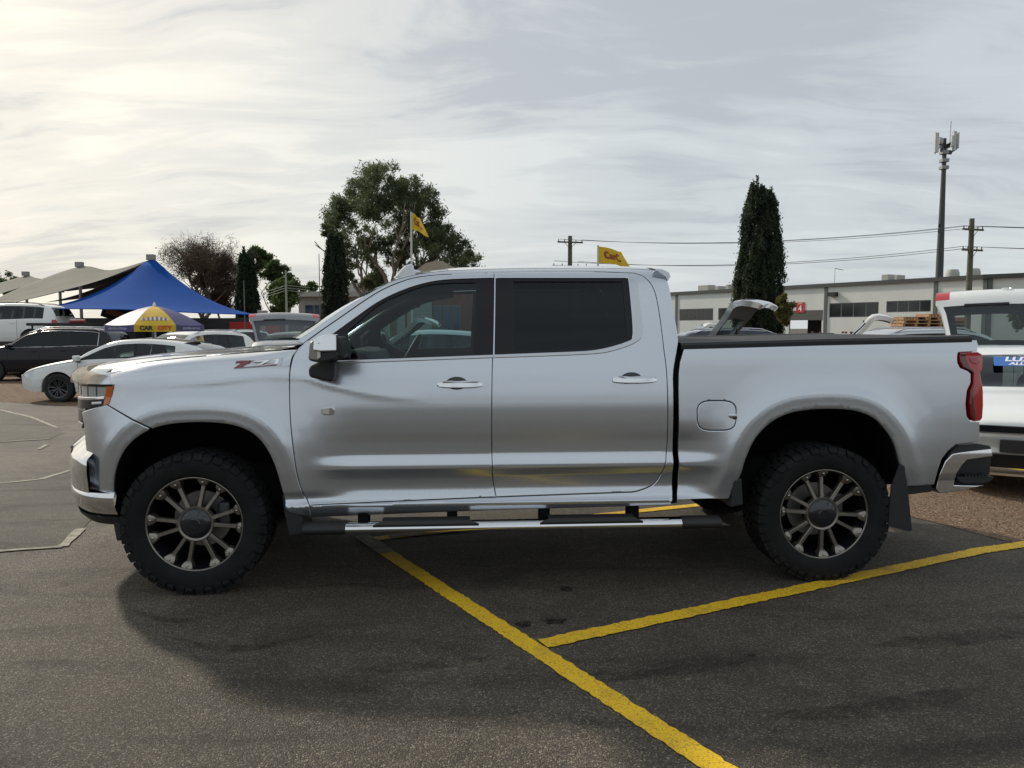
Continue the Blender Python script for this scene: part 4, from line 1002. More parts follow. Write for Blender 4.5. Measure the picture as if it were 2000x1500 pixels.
for s in (-1, 1):
    P = [(float(p[0]) + .05, s * (float(Fdoor(p[0], p[1])) - .075), float(p[1]) - .045) for p in sil[1:ia + 8]]
    MB().tube(P, .062, 8).build('pillar_trim', dashm, truck, smooth=60)
head = [span(sil[i], 0.05, .03, ws=.97, drop=.05) for i in range(ia, ib + 1)]
MB().grid(head).build('headliner', M('headliner', (.16, .155, .15), .9), truck, smooth=60)
# ------------------------------------------------------------------ the other vehicles in the yard
carglass = glass('car_glass', (.16, .19, .19), 1.0); cardark = M('car_interior', (.012, .012, .013), .8)
clearglass = glass('clear_car_glass', (.42, .50, .49), 1.1)
alloy = M('alloy', (.30, .30, .31), .35, .9); darkalloy = M('dark_alloy', (.10, .10, .105), .3, .85)
smallt = M('car_tyre', (.016, .016, .016), .8)
lampw = M('car_lamp', (.55, .57, .58), .12, .4, 1.0)
WHEELS = {}
def car_wheel(r, mat, parent, loc, flip, nsp=5, wide=.10):
    key = (round(r, 3), mat.name, nsp)
    if key not in WHEELS:
        t = MB().lathe([(r * .66, -.09), (r * .72, -.105), (r * .90, -.108), (r * .985, -.09), (r, -.06), (r, .06), (r * .98, .09), (r * .7, .1)], 36, 'Y').build('tyre', smallt, None, smooth=40)
        m = MB().lathe([(r * .60, -.10), (r * .68, -.104), (r * .70, -.09), (r * .64, -.06), (r * .62, .06)], 36, 'Y')
        m.lathe([(0, -.088), (r * .14, -.088), (r * .17, -.07)], 20, 'Y')
        for k in range(nsp):
            for e in (-.13, .13):
                a = 2 * math.pi * k / nsp; b = a + e * 1.25
                m.bar((r * .12 * math.cos(a), -.080, r * .12 * math.sin(a)), (r * .65 * math.cos(b), -.092, r * .65 * math.sin(b)), .022, r * .055)
        w = m.build('rim', mat, None, smooth=35)
        b = MB().lathe([(0, -.02), (r * .62, -.02)], 24, 'Y').build('disc', cardark, None)
        WHEELS[key] = (t.data, w.data, b.data)
        for o in (t, w, b): bpy.data.objects.remove(o)
    td, wd, bd = WHEELS[key]
    o = link('wheel', wd, None, parent); o.location = loc; o.rotation_euler = (0, random.random() * 6, math.pi if flip else 0)
    link('tyre', td, None, o); link('disc', bd, None, o)
    return o
SPECS = {
 'hatch': dict(L=4.46, W=1.80, top=[(-2.23, .60), (-2.20, .67), (-2.10, .74), (-1.8, .84), (-1.4, .93), (-1.02, 1.00), (-.70, 1.17), (-.32, 1.345), (0, 1.415), (.45, 1.435), (1.0, 1.40), (1.5, 1.31), (1.85, 1.17), (2.08, 1.02), (2.18, .95), (2.23, .78)],
               belt=[(-2.23, .60), (-1.9, .74), (-1.2, .90), (-.6, .945), (.6, .985), (1.3, 1.05), (2.2, 1.0)], xf=-1.36, xr=1.36, r=.325, bot=.22, cowl=-1.02, wtop=-.34, panes=[(-1.0, .28), (.36, 1.18)], rwin=(1.35, 2.05), doors=[-.92, .32, 1.15]),
 'golf': dict(L=4.26, W=1.80, top=[(-2.13, .66), (-2.125, .74), (-2.07, .80), (-1.8, .89), (-1.4, .97), (-1.0, 1.04), (-.70, 1.20), (-.32, 1.37), (0, 1.44), (.45, 1.455), (1.1, 1.43), (1.5, 1.37), (1.68, 1.29), (1.92, 1.05), (2.08, .95), (2.13, .70)],
               belt=[(-2.13, .66), (-1.9, .80), (-1.2, .92), (-.6, .965), (.6, 1.0), (1.3, 1.05), (2.1, 1.0)], xf=-1.30, xr=1.32, r=.32, bot=.22, cowl=-1.0, wtop=-.34, panes=[(-.98, .28), (.36, 1.18)], rwin=(1.52, 1.92), doors=[-.90, .32, 1.15]),
 'suv': dict(L=4.85, W=1.92, top=[(-2.42, .80), (-2.40, .95), (-2.32, 1.03), (-2.0, 1.08), (-1.3, 1.14), (-1.02, 1.19), (-.70, 1.42), (-.38, 1.63), (0, 1.735), (.6, 1.77), (1.5, 1.75), (1.95, 1.69), (2.12, 1.60), (2.30, 1.28), (2.38, 1.05), (2.42, .75)],
             belt=[(-2.42, .80), (-2.2, .92), (-1.2, 1.08), (.6, 1.12), (1.6, 1.15), (2.4, 1.12)], xf=-1.45, xr=1.45, r=.37, bot=.28, cowl=-1.02, wtop=-.36, panes=[(-.98, .02), (.08, .92), (1.0, 1.88)], rwin=(2.10, 2.30), doors=[-.95, .05, .96]),
 'wagon': dict(L=4.62, W=1.84, top=[(-2.31, .68), (-2.28, .78), (-2.2, .86), (-1.9, .96), (-1.3, 1.05), (-1.05, 1.10), (-.70, 1.32), (-.35, 1.53), (0, 1.62), (.5, 1.65), (1.3, 1.62), (1.75, 1.55), (1.95, 1.44), (2.17, 1.16), (2.28, 1.0), (2.31, .70)],
               belt=[(-2.31, .68), (-2.1, .80), (-1.2, .99), (.6, 1.04), (1.6, 1.10), (2.3, 1.06)], xf=-1.38, xr=1.36, r=.345, bot=.24, cowl=-1.05, wtop=-.34, panes=[(-1.02, .10), (.17, .95), (1.03, 1.62)], rwin=(1.86, 2.16), doors=[-.95, .13, .98]),
}
def tailgate(car, sp, mat, ang, xh, zh, W, sc=1.0, emblem=False, lamp=True):
    prof = [(0, 0), (.05, -.045), (.14, -.12), (.30, -.27), (.44, -.41), (.52, -.48), (.60, -.54), (.66, -.63), (.67, -.74), (.645, -.86), (.60, -.98), (.56, -1.02)]
    prof = [(a * sc, b * sc) for a, b in prof]; ca, sa = math.cos(ang), math.sin(ang)
    def pt(i, t, off=0.0):
        a, b = prof[i]; p0 = prof[max(0, i - 1)]; p1 = prof[min(len(prof) - 1, i + 1)]; dx, dz = p1[0] - p0[0], p1[1] - p0[1]; L = math.hypot(dx, dz)
        a -= off * -dz / L; b -= off * dx / L
        w = W * (.70 + .26 * min(1, i / 6)) * (1, 1, 1, 1, 1, 1, 1, 1, .985, .95, .87, .74)[i]; a2 = a - .05 * t * t * (1 if i > 1 else .6); b2 = b - .02 * t * t
        return (xh + a2 * ca - b2 * sa, w * t, zh + a2 * sa + b2 * ca)
    ts = [-1, -.93, -.80, -.5, -.2, .2, .5, .80, .93, 1]; n = len(prof)
    body = MB(); glz = MB(); inner = MB(); red = MB(); red2 = MB()
    for i in range(n - 1):
        for k in range(len(ts) - 1):
            q = [pt(i, ts[k]), pt(i, ts[k + 1]), pt(i + 1, ts[k + 1]), pt(i + 1, ts[k])]; q2 = [pt(i, ts[k], .085 * sc), pt(i, ts[k + 1], .085 * sc), pt(i + 1, ts[k + 1], .085 * sc), pt(i + 1, ts[k], .085 * sc)]
            if 1 <= i <= 4 and 1 <= k <= 7:
                glz.add(q, [(0, 1, 2, 3)])
                if not (2 <= i <= 3 and 2 <= k <= 6): inner.add(q2, [(0, 1, 2, 3)])
                continue
            if lamp and 6 <= i <= 7 and (k <= 1 or k >= 7): (red if k <= 1 else red2).add(q, [(0, 1, 2, 3)])
            else: body.add(q, [(0, 1, 2, 3)])
            inner.add(q2, [(0, 1, 2, 3)])
    for i in range(n - 1):
        for t in (-1, 1): body.add([pt(i, t), pt(i + 1, t), pt(i + 1, t, .085 * sc), pt(i, t, .085 * sc)], [(0, 1, 2, 3)])
    for i in (0, n - 1):
        for k in range(len(ts) - 1): body.add([pt(i, ts[k]), pt(i, ts[k + 1]), pt(i, ts[k + 1], .085 * sc), pt(i, ts[k], .085 * sc)], [(0, 1, 2, 3)])
    for b_ in (body, glz, inner, red, red2):
        me_v = {}; nv = []; nf = []
        for f in b_.f:
            g = []
            for i in f:
                key = tuple(round(c, 5) for c in b_.v[i]); g.append(me_v.setdefault(key, len(me_v)))
            nf.append(tuple(g))
        b_.v = list(me_v.keys()); b_.f = nf
    tg = body.build('tailgate', mat, car, smooth=45)
    inner.build('inner_lining', M('tailgate_lining', (.03, .03, .032), .7), tg, smooth=45); glz.build('rear_window', clearglass, tg, smooth=60)
    if red.v: red.build('tail_lamp', redl, tg, smooth=45); red2.build('tail_lamp', redl, tg, smooth=45)
    w0 = pt(5, -.02, -.012); w1 = pt(5, .62, -.012); MB().bar(w0, w1, .02 * sc, .03 * sc).build('wiper', blackp, tg)
    for t in (-.82, .82):
        a = pt(3, t, .06); MB().tube([(xh + .25, W * t * .95, zh - .38 * sc), a], .011, 6).build('gas_strut', cardark, tg)
    if emblem:
        c = Vector(pt(8, 0, -.006)); ex = (Vector(pt(8, .3)) - Vector(pt(8, -.3))).normalized(); ey = (Vector(pt(7, 0)) - Vector(pt(9, 0))).normalized(); m = MB(); r_ = .058
        m.tube([c + ex * r_ * math.cos(k * 6.2832 / 24) + ey * r_ * math.sin(k * 6.2832 / 24) for k in range(25)], .006, 6, caps=False)
        def seg(p): 
            for a, b in zip(p[:-1], p[1:]): m.bar(c + ex * a[0] * r_ + ey * a[1] * r_, c + ex * b[0] * r_ + ey * b[1] * r_, .010, .008)
        seg([(-.42, .82), (0, .08), (.42, .82)]); seg([(-.82, .42), (-.40, -.80), (0, .0), (.40, -.80), (.82, .42)])
        m.build('emblem', chrome, tg)
    return tg
def make_car(label, kind, paintm, loc, rz, name='parked_car', cat='car', group=None, scale=1.0, open_tail=None, wheelm=None, gl=None, clad=None, hide_low=False, rails=False, rail_m=None, zoff=0.0, nsp=5, emblem=False, twotone=None, grille=True, trim=False):
    sp = SPECS[kind]; gl = gl or carglass
    car = tag(empty(name, (loc[0], loc[1], gz(loc[0], loc[1]) + .004 + zoff), rz), label, cat, group); car.scale = (scale,) * 3
    L, W = sp['L'], sp['W'] / 2
    ftop = pchip([p[0] for p in sp['top']], [p[1] for p in sp['top']]); fb = pchip([p[0] for p in sp['belt']], [p[1] for p in sp['belt']])
    xs = set(np.round(np.arange(-L / 2, L / 2 + .001, .06), 3)); xs |= {-L / 2 + .015, L / 2 - .015, -L / 2 + .035, L / 2 - .035}
    for d in sp['doors']: xs |= {round(d - .006, 4), round(d + .006, 4)}
    for a, b in sp['panes']: xs |= {round(a, 3), round(b, 3)}
    for xa in (sp['xf'], sp['xr']):
        ra = sp['r'] + .045; xs |= {round(xa + ra * math.cos(k * math.pi / 16), 3) for k in range(17)}
    xs |= {sp['cowl'], sp['wtop'], sp['rwin'][0], sp['rwin'][1]}
    xh = None
    if open_tail is not None: xh = sp['rwin'][0] - .06; xs.add(round(xh, 3))
    xs = sorted(xs); xs = [x for i, x in enumerate(xs) if i == 0 or x - xs[i - 1] > .003]
    def halfw(x):
        e = abs(x) / (L / 2); return W * (1 - .035 * e ** 2 - .17 * max(0, (e - .80) / .20) ** 2.4)
    rows = []
    for x in xs:
        zt = float(ftop(x)); w = halfw(x); bt = min(float(fb(x)), zt - .03); zb = sp['bot'] + .10 * max(0, (abs(x) / (L / 2) - .80) / .2) ** 2
        za = zb
        for xa in (sp['xf'], sp['xr']):
            ra = sp['r'] + .045
            if abs(x - xa) < ra: za = max(za, sp['r'] + math.sqrt(ra * ra - (x - xa) ** 2))
        gh = max(0.0, zt - bt); tum = .36
        wr = w - .03 - tum * max(0, gh - .08)
        zr = bt + max(.0, gh - .055 - .02 * min(1, gh / .3)); kk = min(1, gh / .22)
        pts = [(0, zb), (w - .16, zb), (w - .03, zb + .02), (w - .005, zb + .14), (w + .004, zb + .30), (w, (zb + bt) / 2 + .06), (w - .008, bt - .10), (w - .03, bt), (w - .034 - .006 * kk, bt + .018 * kk), (wr + .022 * kk + .004, zr - .045 * kk), (wr, zr), (wr - .05, zr + .035 * kk + .01), (wr * .62, zt - .012), (0, zt)]
        out = []
        for y, z in pts:
            out.append((x, y, max(z, za) if z < bt - .05 else z))
        zl = out[0][2]
        rows.append(out)
    nj = len(rows[0]); B = {}; 
    def face(key, q): B.setdefault(key, []).append(q)
    for i in range(len(rows) - 1):
        xm = (xs[i] + xs[i + 1]) / 2
        for j in range(nj - 1):
            q = [rows[i][j], rows[i][j + 1], rows[i + 1][j + 1], rows[i + 1][j]]
            zc = sum(p[2] for p in q) / 4; key = 'body'
            if xh is not None and xm > xh and j >= 7: continue
            if j == 8:
                pn = next((k for k, (a, b) in enumerate(sp['panes']) if a < xm < b), None)
                hgt = min(rows[i][9][2] - rows[i][8][2], rows[i + 1][9][2] - rows[i + 1][8][2])
                if pn is not None and hgt > .012 and not (xh is not None and xm > xh - .1): key = ('pane', pn)
                elif sp['panes'][0][0] < xm < sp['panes'][-1][1] + .02 and hgt > .012: key = 'pillar'
            elif j >= 11 and sp['cowl'] < xm < sp['wtop']: key = 'windscreen'
            elif j >= 11 and sp['rwin'][0] < xm < sp['rwin'][1] and xh is None: key = 'rear_window'
            elif j in (2, 3, 4, 5, 6) and any(abs(xm - d) < .006 for d in sp['doors']): key = 'door_seam'
            elif j <= 2: key = 'sill'
            elif clad and j <= 3: key = 'sill'
            elif xm < -L / 2 + .34 and j in (5, 6) and zc > .55: key = 'headlamp'
            elif xm > L / 2 - .26 and j in (5, 6) and xh is None: key = 'tail_lamp'
            elif twotone and twotone(xm, zc, j): key = 'body2'
            face(key, q)
    # ends
    for i in (0, len(rows) - 1):
        for j in range(nj - 1):
            if i and xh is not None and j >= 7: continue
            a, b = rows[i][j], rows[i][j + 1]; face('sill' if j <= 2 else 'body', [a, b, (b[0], 0, b[2]), (a[0], 0, a[2])])
    mats = {'body': paintm, 'body2': paintm, 'pillar': gloss, 'windscreen': gl if gl is not carglass else clearglass, 'rear_window': carglass, 'door_seam': cardark, 'sill': blackp if clad else paintm, 'headlamp': lampw, 'tail_lamp': redl}
    objs = {}
    todo = []
    for key, qs in B.items():
        if key == 'pillar':
            runs = {}
            for q in qs:
                xm = sum(p[0] for p in q) / 4; r_ = sum(xm > (a[1] + b[0]) / 2 - .0 for a, b in zip(sp['panes'][:-1], sp['panes'][1:])); r_ = sum(xm > (a + b) / 2 for a, b in sp['panes']); runs.setdefault(r_, []).append(q)
            for r_, v in runs.items(): todo += [((key, r_), v, (1,)), ((key, r_), v, (-1,))]
        elif key == 'door_seam':
            for d in sp['doors']:
                v = [q for q in qs if abs(sum(p[0] for p in q) / 4 - d) < .01]; todo += [(key, v, (1,)), (key, v, (-1,))]
        elif isinstance(key, tuple) or key in ('headlamp', 'tail_lamp'): todo += [(key, qs, (1,)), (key, qs, (-1,))]
        else: todo.append((key, qs, (1, -1)))
    for key, qs, sides in todo:
        if not qs: continue
        m = MB(); idx = {}
        for s in sides:
            for q in qs:
                f = []
                for p in q:
                    c = (round(p[0], 5), round(p[1] * s, 5), round(p[2], 5))
                    if c not in idx: idx[c] = len(m.v); m.v.append(c)
                    f.append(idx[c])
                g = []
                for k in f:
                    if k not in g: g.append(k)
                if len(g) > 2: m.f.append(tuple(g if s > 0 else g[::-1])); m.mi.append(0)
        if isinstance(key, tuple) and key[0] == 'pillar': key = 'pillar'
        nm = 'side_window' if isinstance(key, tuple) else {'body2': 'body_panel'}.get(key, key)
        objs[key] = m.build(nm, gl if isinstance(key, tuple) else mats[key], car, smooth=42)
    # inside: floor pan, seats
    MB().box((0, 0, (sp['bot'] + .18)), (L * .86, sp['W'] * .62, .22)).build('floor_pan', cardark, car)
    zb_ = float(fb(0)); hh = float(ftop(.4)) - .05
    MB().box((.05, 0, zb_ - .22), (1.9, sp['W'] * .78, .30)).build('cabin', cardark, car)
    for sx in (.18, 1.0):
        for y in (-.38, .38):
            MB().box((sx + .12, y, (zb_ + hh) / 2 - .14), (.13, .46, hh - zb_ + .05), Matrix.Rotation(R(12), 3, 'Y')).build('seat', seatm, car, bevel=.04)
    r = sp['r']
    for xa in (sp['xf'], sp['xr']):
        for s in (-1, 1):
            car_wheel(r, wheelm or alloy, car, (xa, s * (W - .115), r), s > 0, nsp)
    for s in (-1, 1):
        xm_ = sp['panes'][0][0] + .10; zm = float(fb(xm_)) + .06
        mr = MB().box((xm_, s * (W + .06), zm), (.10, .20, .13)).build('mirror', paintm, car, bevel=.03, bseg=3)
        MB().box((xm_ + .01, s * (W + .01), zm - .06), (.06, .14, .05)).build('mirror_foot', blackp, mr)
        for (a, b), d in zip(sp['panes'], sp['doors'][1:]):
            MB().box((d - .17, s * (W - .006), float(fb(d)) - .13), (.18, .03, .025)).build('door_handle', paintm, car, bevel=.006)
        if rails:
            xr0, xr1 = -.15, sp['panes'][-1][1]; yr = float(W - .03 - .36 * (float(ftop(.5)) - float(fb(.5)) - .08))
            P = [(x, s * (yr - .02), float(ftop(x)) + (.015 if 0 < k < 7 else -.045)) for k, x in enumerate(np.linspace(xr0, xr1, 8))]
            MB().tube(P, .017, 8).build('roof_rail', rail_m or satin, car, smooth=60)
    if trim:
        k0 = next(i for i, x in enumerate(xs) if x >= sp['panes'][0][0] + .06); k1 = max(i for i, x in enumerate(xs) if x <= sp['panes'][-1][1]); ks = list(range(k0, k1 + 1, 2)) + [k1]
        for s in (-1, 1):
            lo = [(xs[k], s * (rows[k][8][1] + .006), rows[k][8][2]) for k in ks]; hi = [(xs[k], s * (rows[k][9][1] + .006), rows[k][9][2]) for k in ks]
            MB().tube(lo + hi[::-1], .014, 6).build('window_trim', satin, car, smooth=60)
    if grille:
        zf = float(ftop(-L / 2 + .01)); m = MB().box((-L / 2 - .002, 0, (zf + sp['bot']) / 2 + .10), (.03, sp['W'] * .50, (zf - sp['bot']) * .38)).build('grille', gloss, car, bevel=.01)
        MB().box((-L / 2 - .004, 0, sp['bot'] + .12), (.03, sp['W'] * .62, .12)).build('lower_grille', gloss, car, bevel=.01)
    if xh is not None: tailgate(car, sp, paintm, R(open_tail), xh, float(ftop(xh)) - .005, W, .92 if kind == 'hatch' else 1.0, emblem)
    return car
def px_car(px, Y, shift=0.0): 
    return ((px - 1000) / FPX * Y / 1.0, Y)
P_white = paint('white_paint', (.80, .81, .79), 0, .3); P_black = M('black_paint', (.010, .010, .014), .25, 0, .5, .15); P_silver = paint('bg_silver', (.42, .44, .46), .8, .32); P_grey = paint('grey_paint', (.14, .145, .155), .7, .32); P_navy = paint('navy_paint', (.018, .024, .05), .4, .28); P_char = paint('charcoal_paint', (.035, .036, .042), .4, .3); P_pale = paint('pale_silver', (.55, .57, .58), .7, .3); P_red = paint('red_paint', (.25, .02, .02), .1, .3)
DK = darkalloy
white_hatch = make_car('white hatchback with dark multi-spoke wheels standing beside the parasol', 'hatch', P_white, (-8.78, 17.75), R(3.0), wheelm=DK, nsp=8, gl=glass('mid_glass', (.30, .35, .35), 1.0))
make_car('black long-roofed wagon with chrome window line behind the white hatchback', 'suv', P_black, (-15.5, 25.6), R(4), name='black_suv', cat='suv', wheelm=DK, rails=True, rail_m=satin, trim=True, gl=glass('dark_car_glass', (.06, .065, .07), .8))
SX, SY = -17.9, 29.4
suv2 = make_car('dark four-wheel drive carrying a flat black roof rack behind the black wagon', 'suv', P_char, (SX, SY), R(4), name='rack_suv', cat='suv', wheelm=DK)
RK = MB()
for y in (-.62, .62): RK.bar((-.5, y, 1.93), (1.95, y, 1.93), .05, .11)
for x in np.linspace(-.5, 1.95, 9): RK.bar((x, -.62, 1.93), (x, .62, 1.93), .06, .03)
for x in (-.3, .7, 1.7):
    for y in (-.62, .62): RK.bar((x, y, 1.72), (x, y, 1.90), .05, .05)
tag(RK.build('roof_rack', blackp, None), 'flat black metal roof rack on the dark four-wheel drive', 'roof rack').matrix_world = Matrix.Translation((SX, SY, gz(SX, SY))) @ Matrix.Rotation(R(4), 4, 'Z')
cn = MB().tube([(1.0, -.42, 2.04), (1.55, -.42, 2.04)], .075, 12).build('gas_canister', M('canister_red', (.22, .02, .03), .35), None, smooth=50)
tag(cn, 'small red canister lying on the flat roof rack', 'canister').matrix_world = Matrix.Translation((SX, SY, gz(SX, SY))) @ Matrix.Rotation(R(4), 4, 'Z')
RX, RY = -21.1, 31.6
make_car('white four-wheel drive raised on the display ramp under the sails', 'suv', P_white, (RX, RY), R(5), name='white_suv', cat='suv', zoff=.96, rails=True, rail_m=blackp, scale=1.06)
rp = MB().box((0, 0, .47), (5.2, 2.3, .95)).build('display_ramp', M('ramp_steel', (.10, .10, .11), .6, .4), None, bevel=.02)
tag(rp, 'dark steel display ramp under the white four-wheel drive', 'ramp').matrix_world = Matrix.Translation((RX, RY, gz(RX, RY))) @ Matrix.Rotation(R(5), 4, 'Z')
# behind the parasol, facing this way
wf = make_car('white wagon with orange windscreen sign behind the parasol', 'wagon', P_white, (-10.3, 23.9), R(60), name='white_wagon', rails=True, gl=clearglass)
make_car('silver hatchback with its boot lid up, facing this way beside the blue sail', 'golf', paint('mid_grey_paint', (.26, .27, .285), .7, .3), (-4.95, 16.6), R(107), name='silver_hatchback', open_tail=97, scale=.95)
make_car('dark estate car seen between white wagon and silver hatchback', 'wagon', P_char, (-8.2, 28.0), R(80), name='dark_estate')
make_car('white estate car far under the blue sail', 'suv', P_white, (-12.2, 32.0), R(70), name='white_estate', rails=True, rail_m=blackp)
# seen through the pickup's door glass
make_car('white hatchback parked just beyond the pickup cab', 'hatch', P_white, (.72, 10.2), R(-3), name='white_hatchback', gl=clearglass)
make_car('pale hatchback with boot lid up, seen through the pickup door window', 'hatch', P_pale, (-3.75, 15.2), R(2), name='pale_hatchback', open_tail=82, gl=clearglass)
make_car('white wagon beyond the pickup steering wheel', 'wagon', P_white, (-2.6, 19.6), R(8), name='white_wagon', gl=clearglass)
# beyond the pickup's bed
make_car('silver grey hatchback with raised boot lid just behind the pickup bed', 'hatch', P_silver, (1.90, 12.3), R(-28), name='silver_hatchback', open_tail=96, gl=clearglass)
make_car('white hatchback with raised boot lid between the bed and the pallets', 'hatch', P_white, (5.25, 15.4), R(-24), name='white_hatchback', open_tail=93, gl=clearglass)
make_car('white wagon with tail door up beside the pickup cab corner', 'wagon', P_white, (3.9, 25.5), R(-10), name='white_wagon', open_tail=72, gl=clearglass)
make_car('navy four-wheel drive in front of the tall cypress', 'suv', P_navy, (6.7, 20.6), R(178), name='navy_suv', cat='suv', rails=True)
make_car('silver four-wheel drive in front of the warehouse doorway', 'suv', P_silver, (9.3, 28.0), R(175), name='silver_suv', cat='suv', rails=True)
make_car('white wagon in front of the brown timber racks', 'wagon', P_white, (9.2, 20.4), R(182), name='white_wagon')
make_car('silver four-wheel drive with dark glass between pallets and front-on hatchback', 'suv', P_pale, (11.0, 19.0), R(183), name='silver_suv', cat='suv', rails=True)
# white hatchback facing this way at the right, boot lid up
vw = make_car('white hatchback facing this way with boot lid up and blue windscreen sticker', 'golf', P_white, (5.95, 8.85), R(62), name='white_hatchback', open_tail=104, emblem=True, gl=glass('vw_glass', (.34, .42, .41), 1.0), grille=False)
def vw_front():
    x0 = -2.135
    for (z, hgt, w, mt, nm, d) in ((.700, .070, .60, gloss, 'grille', .012), (.668, .012, .60, chrome, 'grille_strip', .018), (.40, .15, .62, gloss, 'lower_grille', .010), (.475, .014, .64, chrome, 'grille_strip', .016), (.335, .012, .60, chrome, 'grille_strip', .016), (.275, .02, .62, chrome, 'grille_strip', .014)):
        rows = []
        for k in range(21):
            y = w * (-1 + k / 10); x = x0 - d + .30 * max(0, abs(y) - .34) ** 2; rows.append([(x + .03, y, z + hgt / 2 + .004), (x, y, z + hgt / 2), (x, y, z - hgt / 2), (x + .03, y, z - hgt / 2 - .004)])
        MB().grid(rows).build(nm, mt, vw, smooth=30)
    MB().box((x0 - .025, .10, .55), (.02, .52, .12)).build('plate_holder', blackp, vw, bevel=.008)
    bl = M('sticker_blue', (.03, .14, .48), .4); wt = M('sticker_white', (.8, .8, .8), .4)
    up = Vector((.38, 0, .19)).normalized(); ex = Vector((0, -1, 0)); nrm = ex.cross(up).normalized()
    if nrm.z < 0: nrm = -nrm
    o = Vector((-.60, .02, 1.262)) + nrm * .03
    bk = MB().prism([o + ex * x + up * y for x, y in ((-.30, -.10), (.42, -.10), (.42, .10), (-.30, .10))], nrm * .003).build('sticker', bl, vw)
    text('LUXURY', .135, wt, bk, basis(o + nrm * .006 + up * .045 + ex * .06, ex, up), extrude=.0008, shear=.2, offset=.006)
    text('ALL WHEEL', .085, wt, bk, basis(o + nrm * .006 - up * .055 + ex * .06, ex, up), extrude=.0008, shear=.2, offset=.004)
vw_front()
# orange price card in the white wagon's windscreen
MB().box((-.86, -.35, 1.12), (.02, .62, .10), Matrix.Rotation(R(-25), 3, 'Y')).build('price_card', M('card_orange', (.62, .22, .03), .5), wf)
# ------------------------------------------------------------------ parasol
def parasol():
    c = atY(303, 640, 18.6); g = gz(c.x, c.y); um = tag(empty('parasol', (c.x, c.y, g)), 'yellow and purple parasol lettered CAR CITY behind the white hatchback', 'parasol')
    zr, zv, ztop, Rr = 1.60 - g, 1.44 - g, 2.06 - g, 1.15
    yel = M('parasol_yellow', (.55, .36, .015), .7, var=.12, vscale=3); pur = M('parasol_purple', (.055, .05, .16), .55, var=.15, vscale=3)
    a0 = -math.pi / 2 - math.atan2(-c.x, -c.y) * 0 + math.atan2(c.x, c.y) * -1
    def rim(a, r, z): return (r * math.cos(a), r * math.sin(a), z)
    for k in range(8):
        a = a0 + k * math.pi / 4; rows = []
        for v in np.linspace(0, 1, 7):
            row = []
            for u in np.linspace(-1, 1, 7):
                aa = a + u * math.pi / 8; r = Rr * v * (math.cos(math.pi / 8) / math.cos(u * math.pi / 8) * .5 + .5); z = zr + (ztop - zr) * (1 - v ** 1.55) - .02 * (1 - u * u) * v
                row.append(rim(aa, max(r, .01), z))
            rows.append(row)
        rows.append([(p[0] * 1.005, p[1] * 1.005, zv + .012 * math.cos(u * 3) * 0) for p, u in zip(rows[-1], np.linspace(-1, 1, 7))])
        pn = MB().grid(rows).build('canopy_panel', yel if k in (0, 3, 5) else pur, um, smooth=30)
        dirv = Vector((math.cos(a), math.sin(a), 0)); ex = Vector((-math.sin(a), math.cos(a), 0)); r_ = Rr * math.cos(math.pi / 8) * .5 + Rr * .5
        if k == 0:
            text('CAR', .135, M('text_black', (.02, .02, .02), .6), pn, basis(dirv * (r_ + .012) + Vector((0, 0, (zr + zv) / 2)) - ex * .19, ex, (0, 0, 1)), extrude=.001, offset=.006)
            text('CITY', .135, M('text_red', (.55, .04, .03), .6), pn, basis(dirv * (r_ + .012) + Vector((0, 0, (zr + zv) / 2)) + ex * .20, ex, (0, 0, 1)), extrude=.001, offset=.006)
            # little skyline mark above the name
            for i, hgt in enumerate([.05, .07, .06, .10, .08, .11, .09, .12, .08, .10, .06, .08, .05]):
                x = (i - 6) * .046; vv = .80; rr = r_ * vv + .03; z0 = zr + (ztop - zr) * (1 - vv ** 1.55) - .03
                MB().box(dirv * (rr - hgt * .30) + ex * x + Vector((0, 0, z0 + hgt * .36)), (.030, .012, hgt), (basis((0, 0, 0), ex, dirv).to_3x3() @ Matrix.Rotation(R(40), 3, 'X')).to_3x3() if False else Matrix.Rotation(a + math.pi / 2, 3, 'Z') @ Matrix.Rotation(R(-42), 3, 'X')).build('skyline_bar', M('mark_blue' if i % 2 else 'mark_white', (.12, .16, .42) if i % 2 else (.75, .75, .75), .5), pn)
        elif k in (1, 7):
            text('carcity.com.au', .095, M('text_white', (.55, .55, .62), .6), pn, basis(dirv * (r_ + .012) + Vector((0, 0, (zr + zv) / 2)), ex, (0, 0, 1)), extrude=.001)
    MB().tube([(0, 0, 0), (0, 0, ztop + .02)], .022, 8).build('pole', satin, um); MB().lathe([(0, ztop + .10), (.03, ztop + .06), (.045, ztop)], 10).build('finial', satin, um)
    for k in range(8):
        a = a0 + math.pi / 8 + k * math.pi / 4; MB().tube([(0, 0, ztop - .04), rim(a, Rr * .96, zr - .015)], .008, 5).build('rib', satin, um)
    MB().lathe([(0, .09), (.20, .08), (.24, 0), (0, 0)], 16).build('base', blackp, um)
parasol()

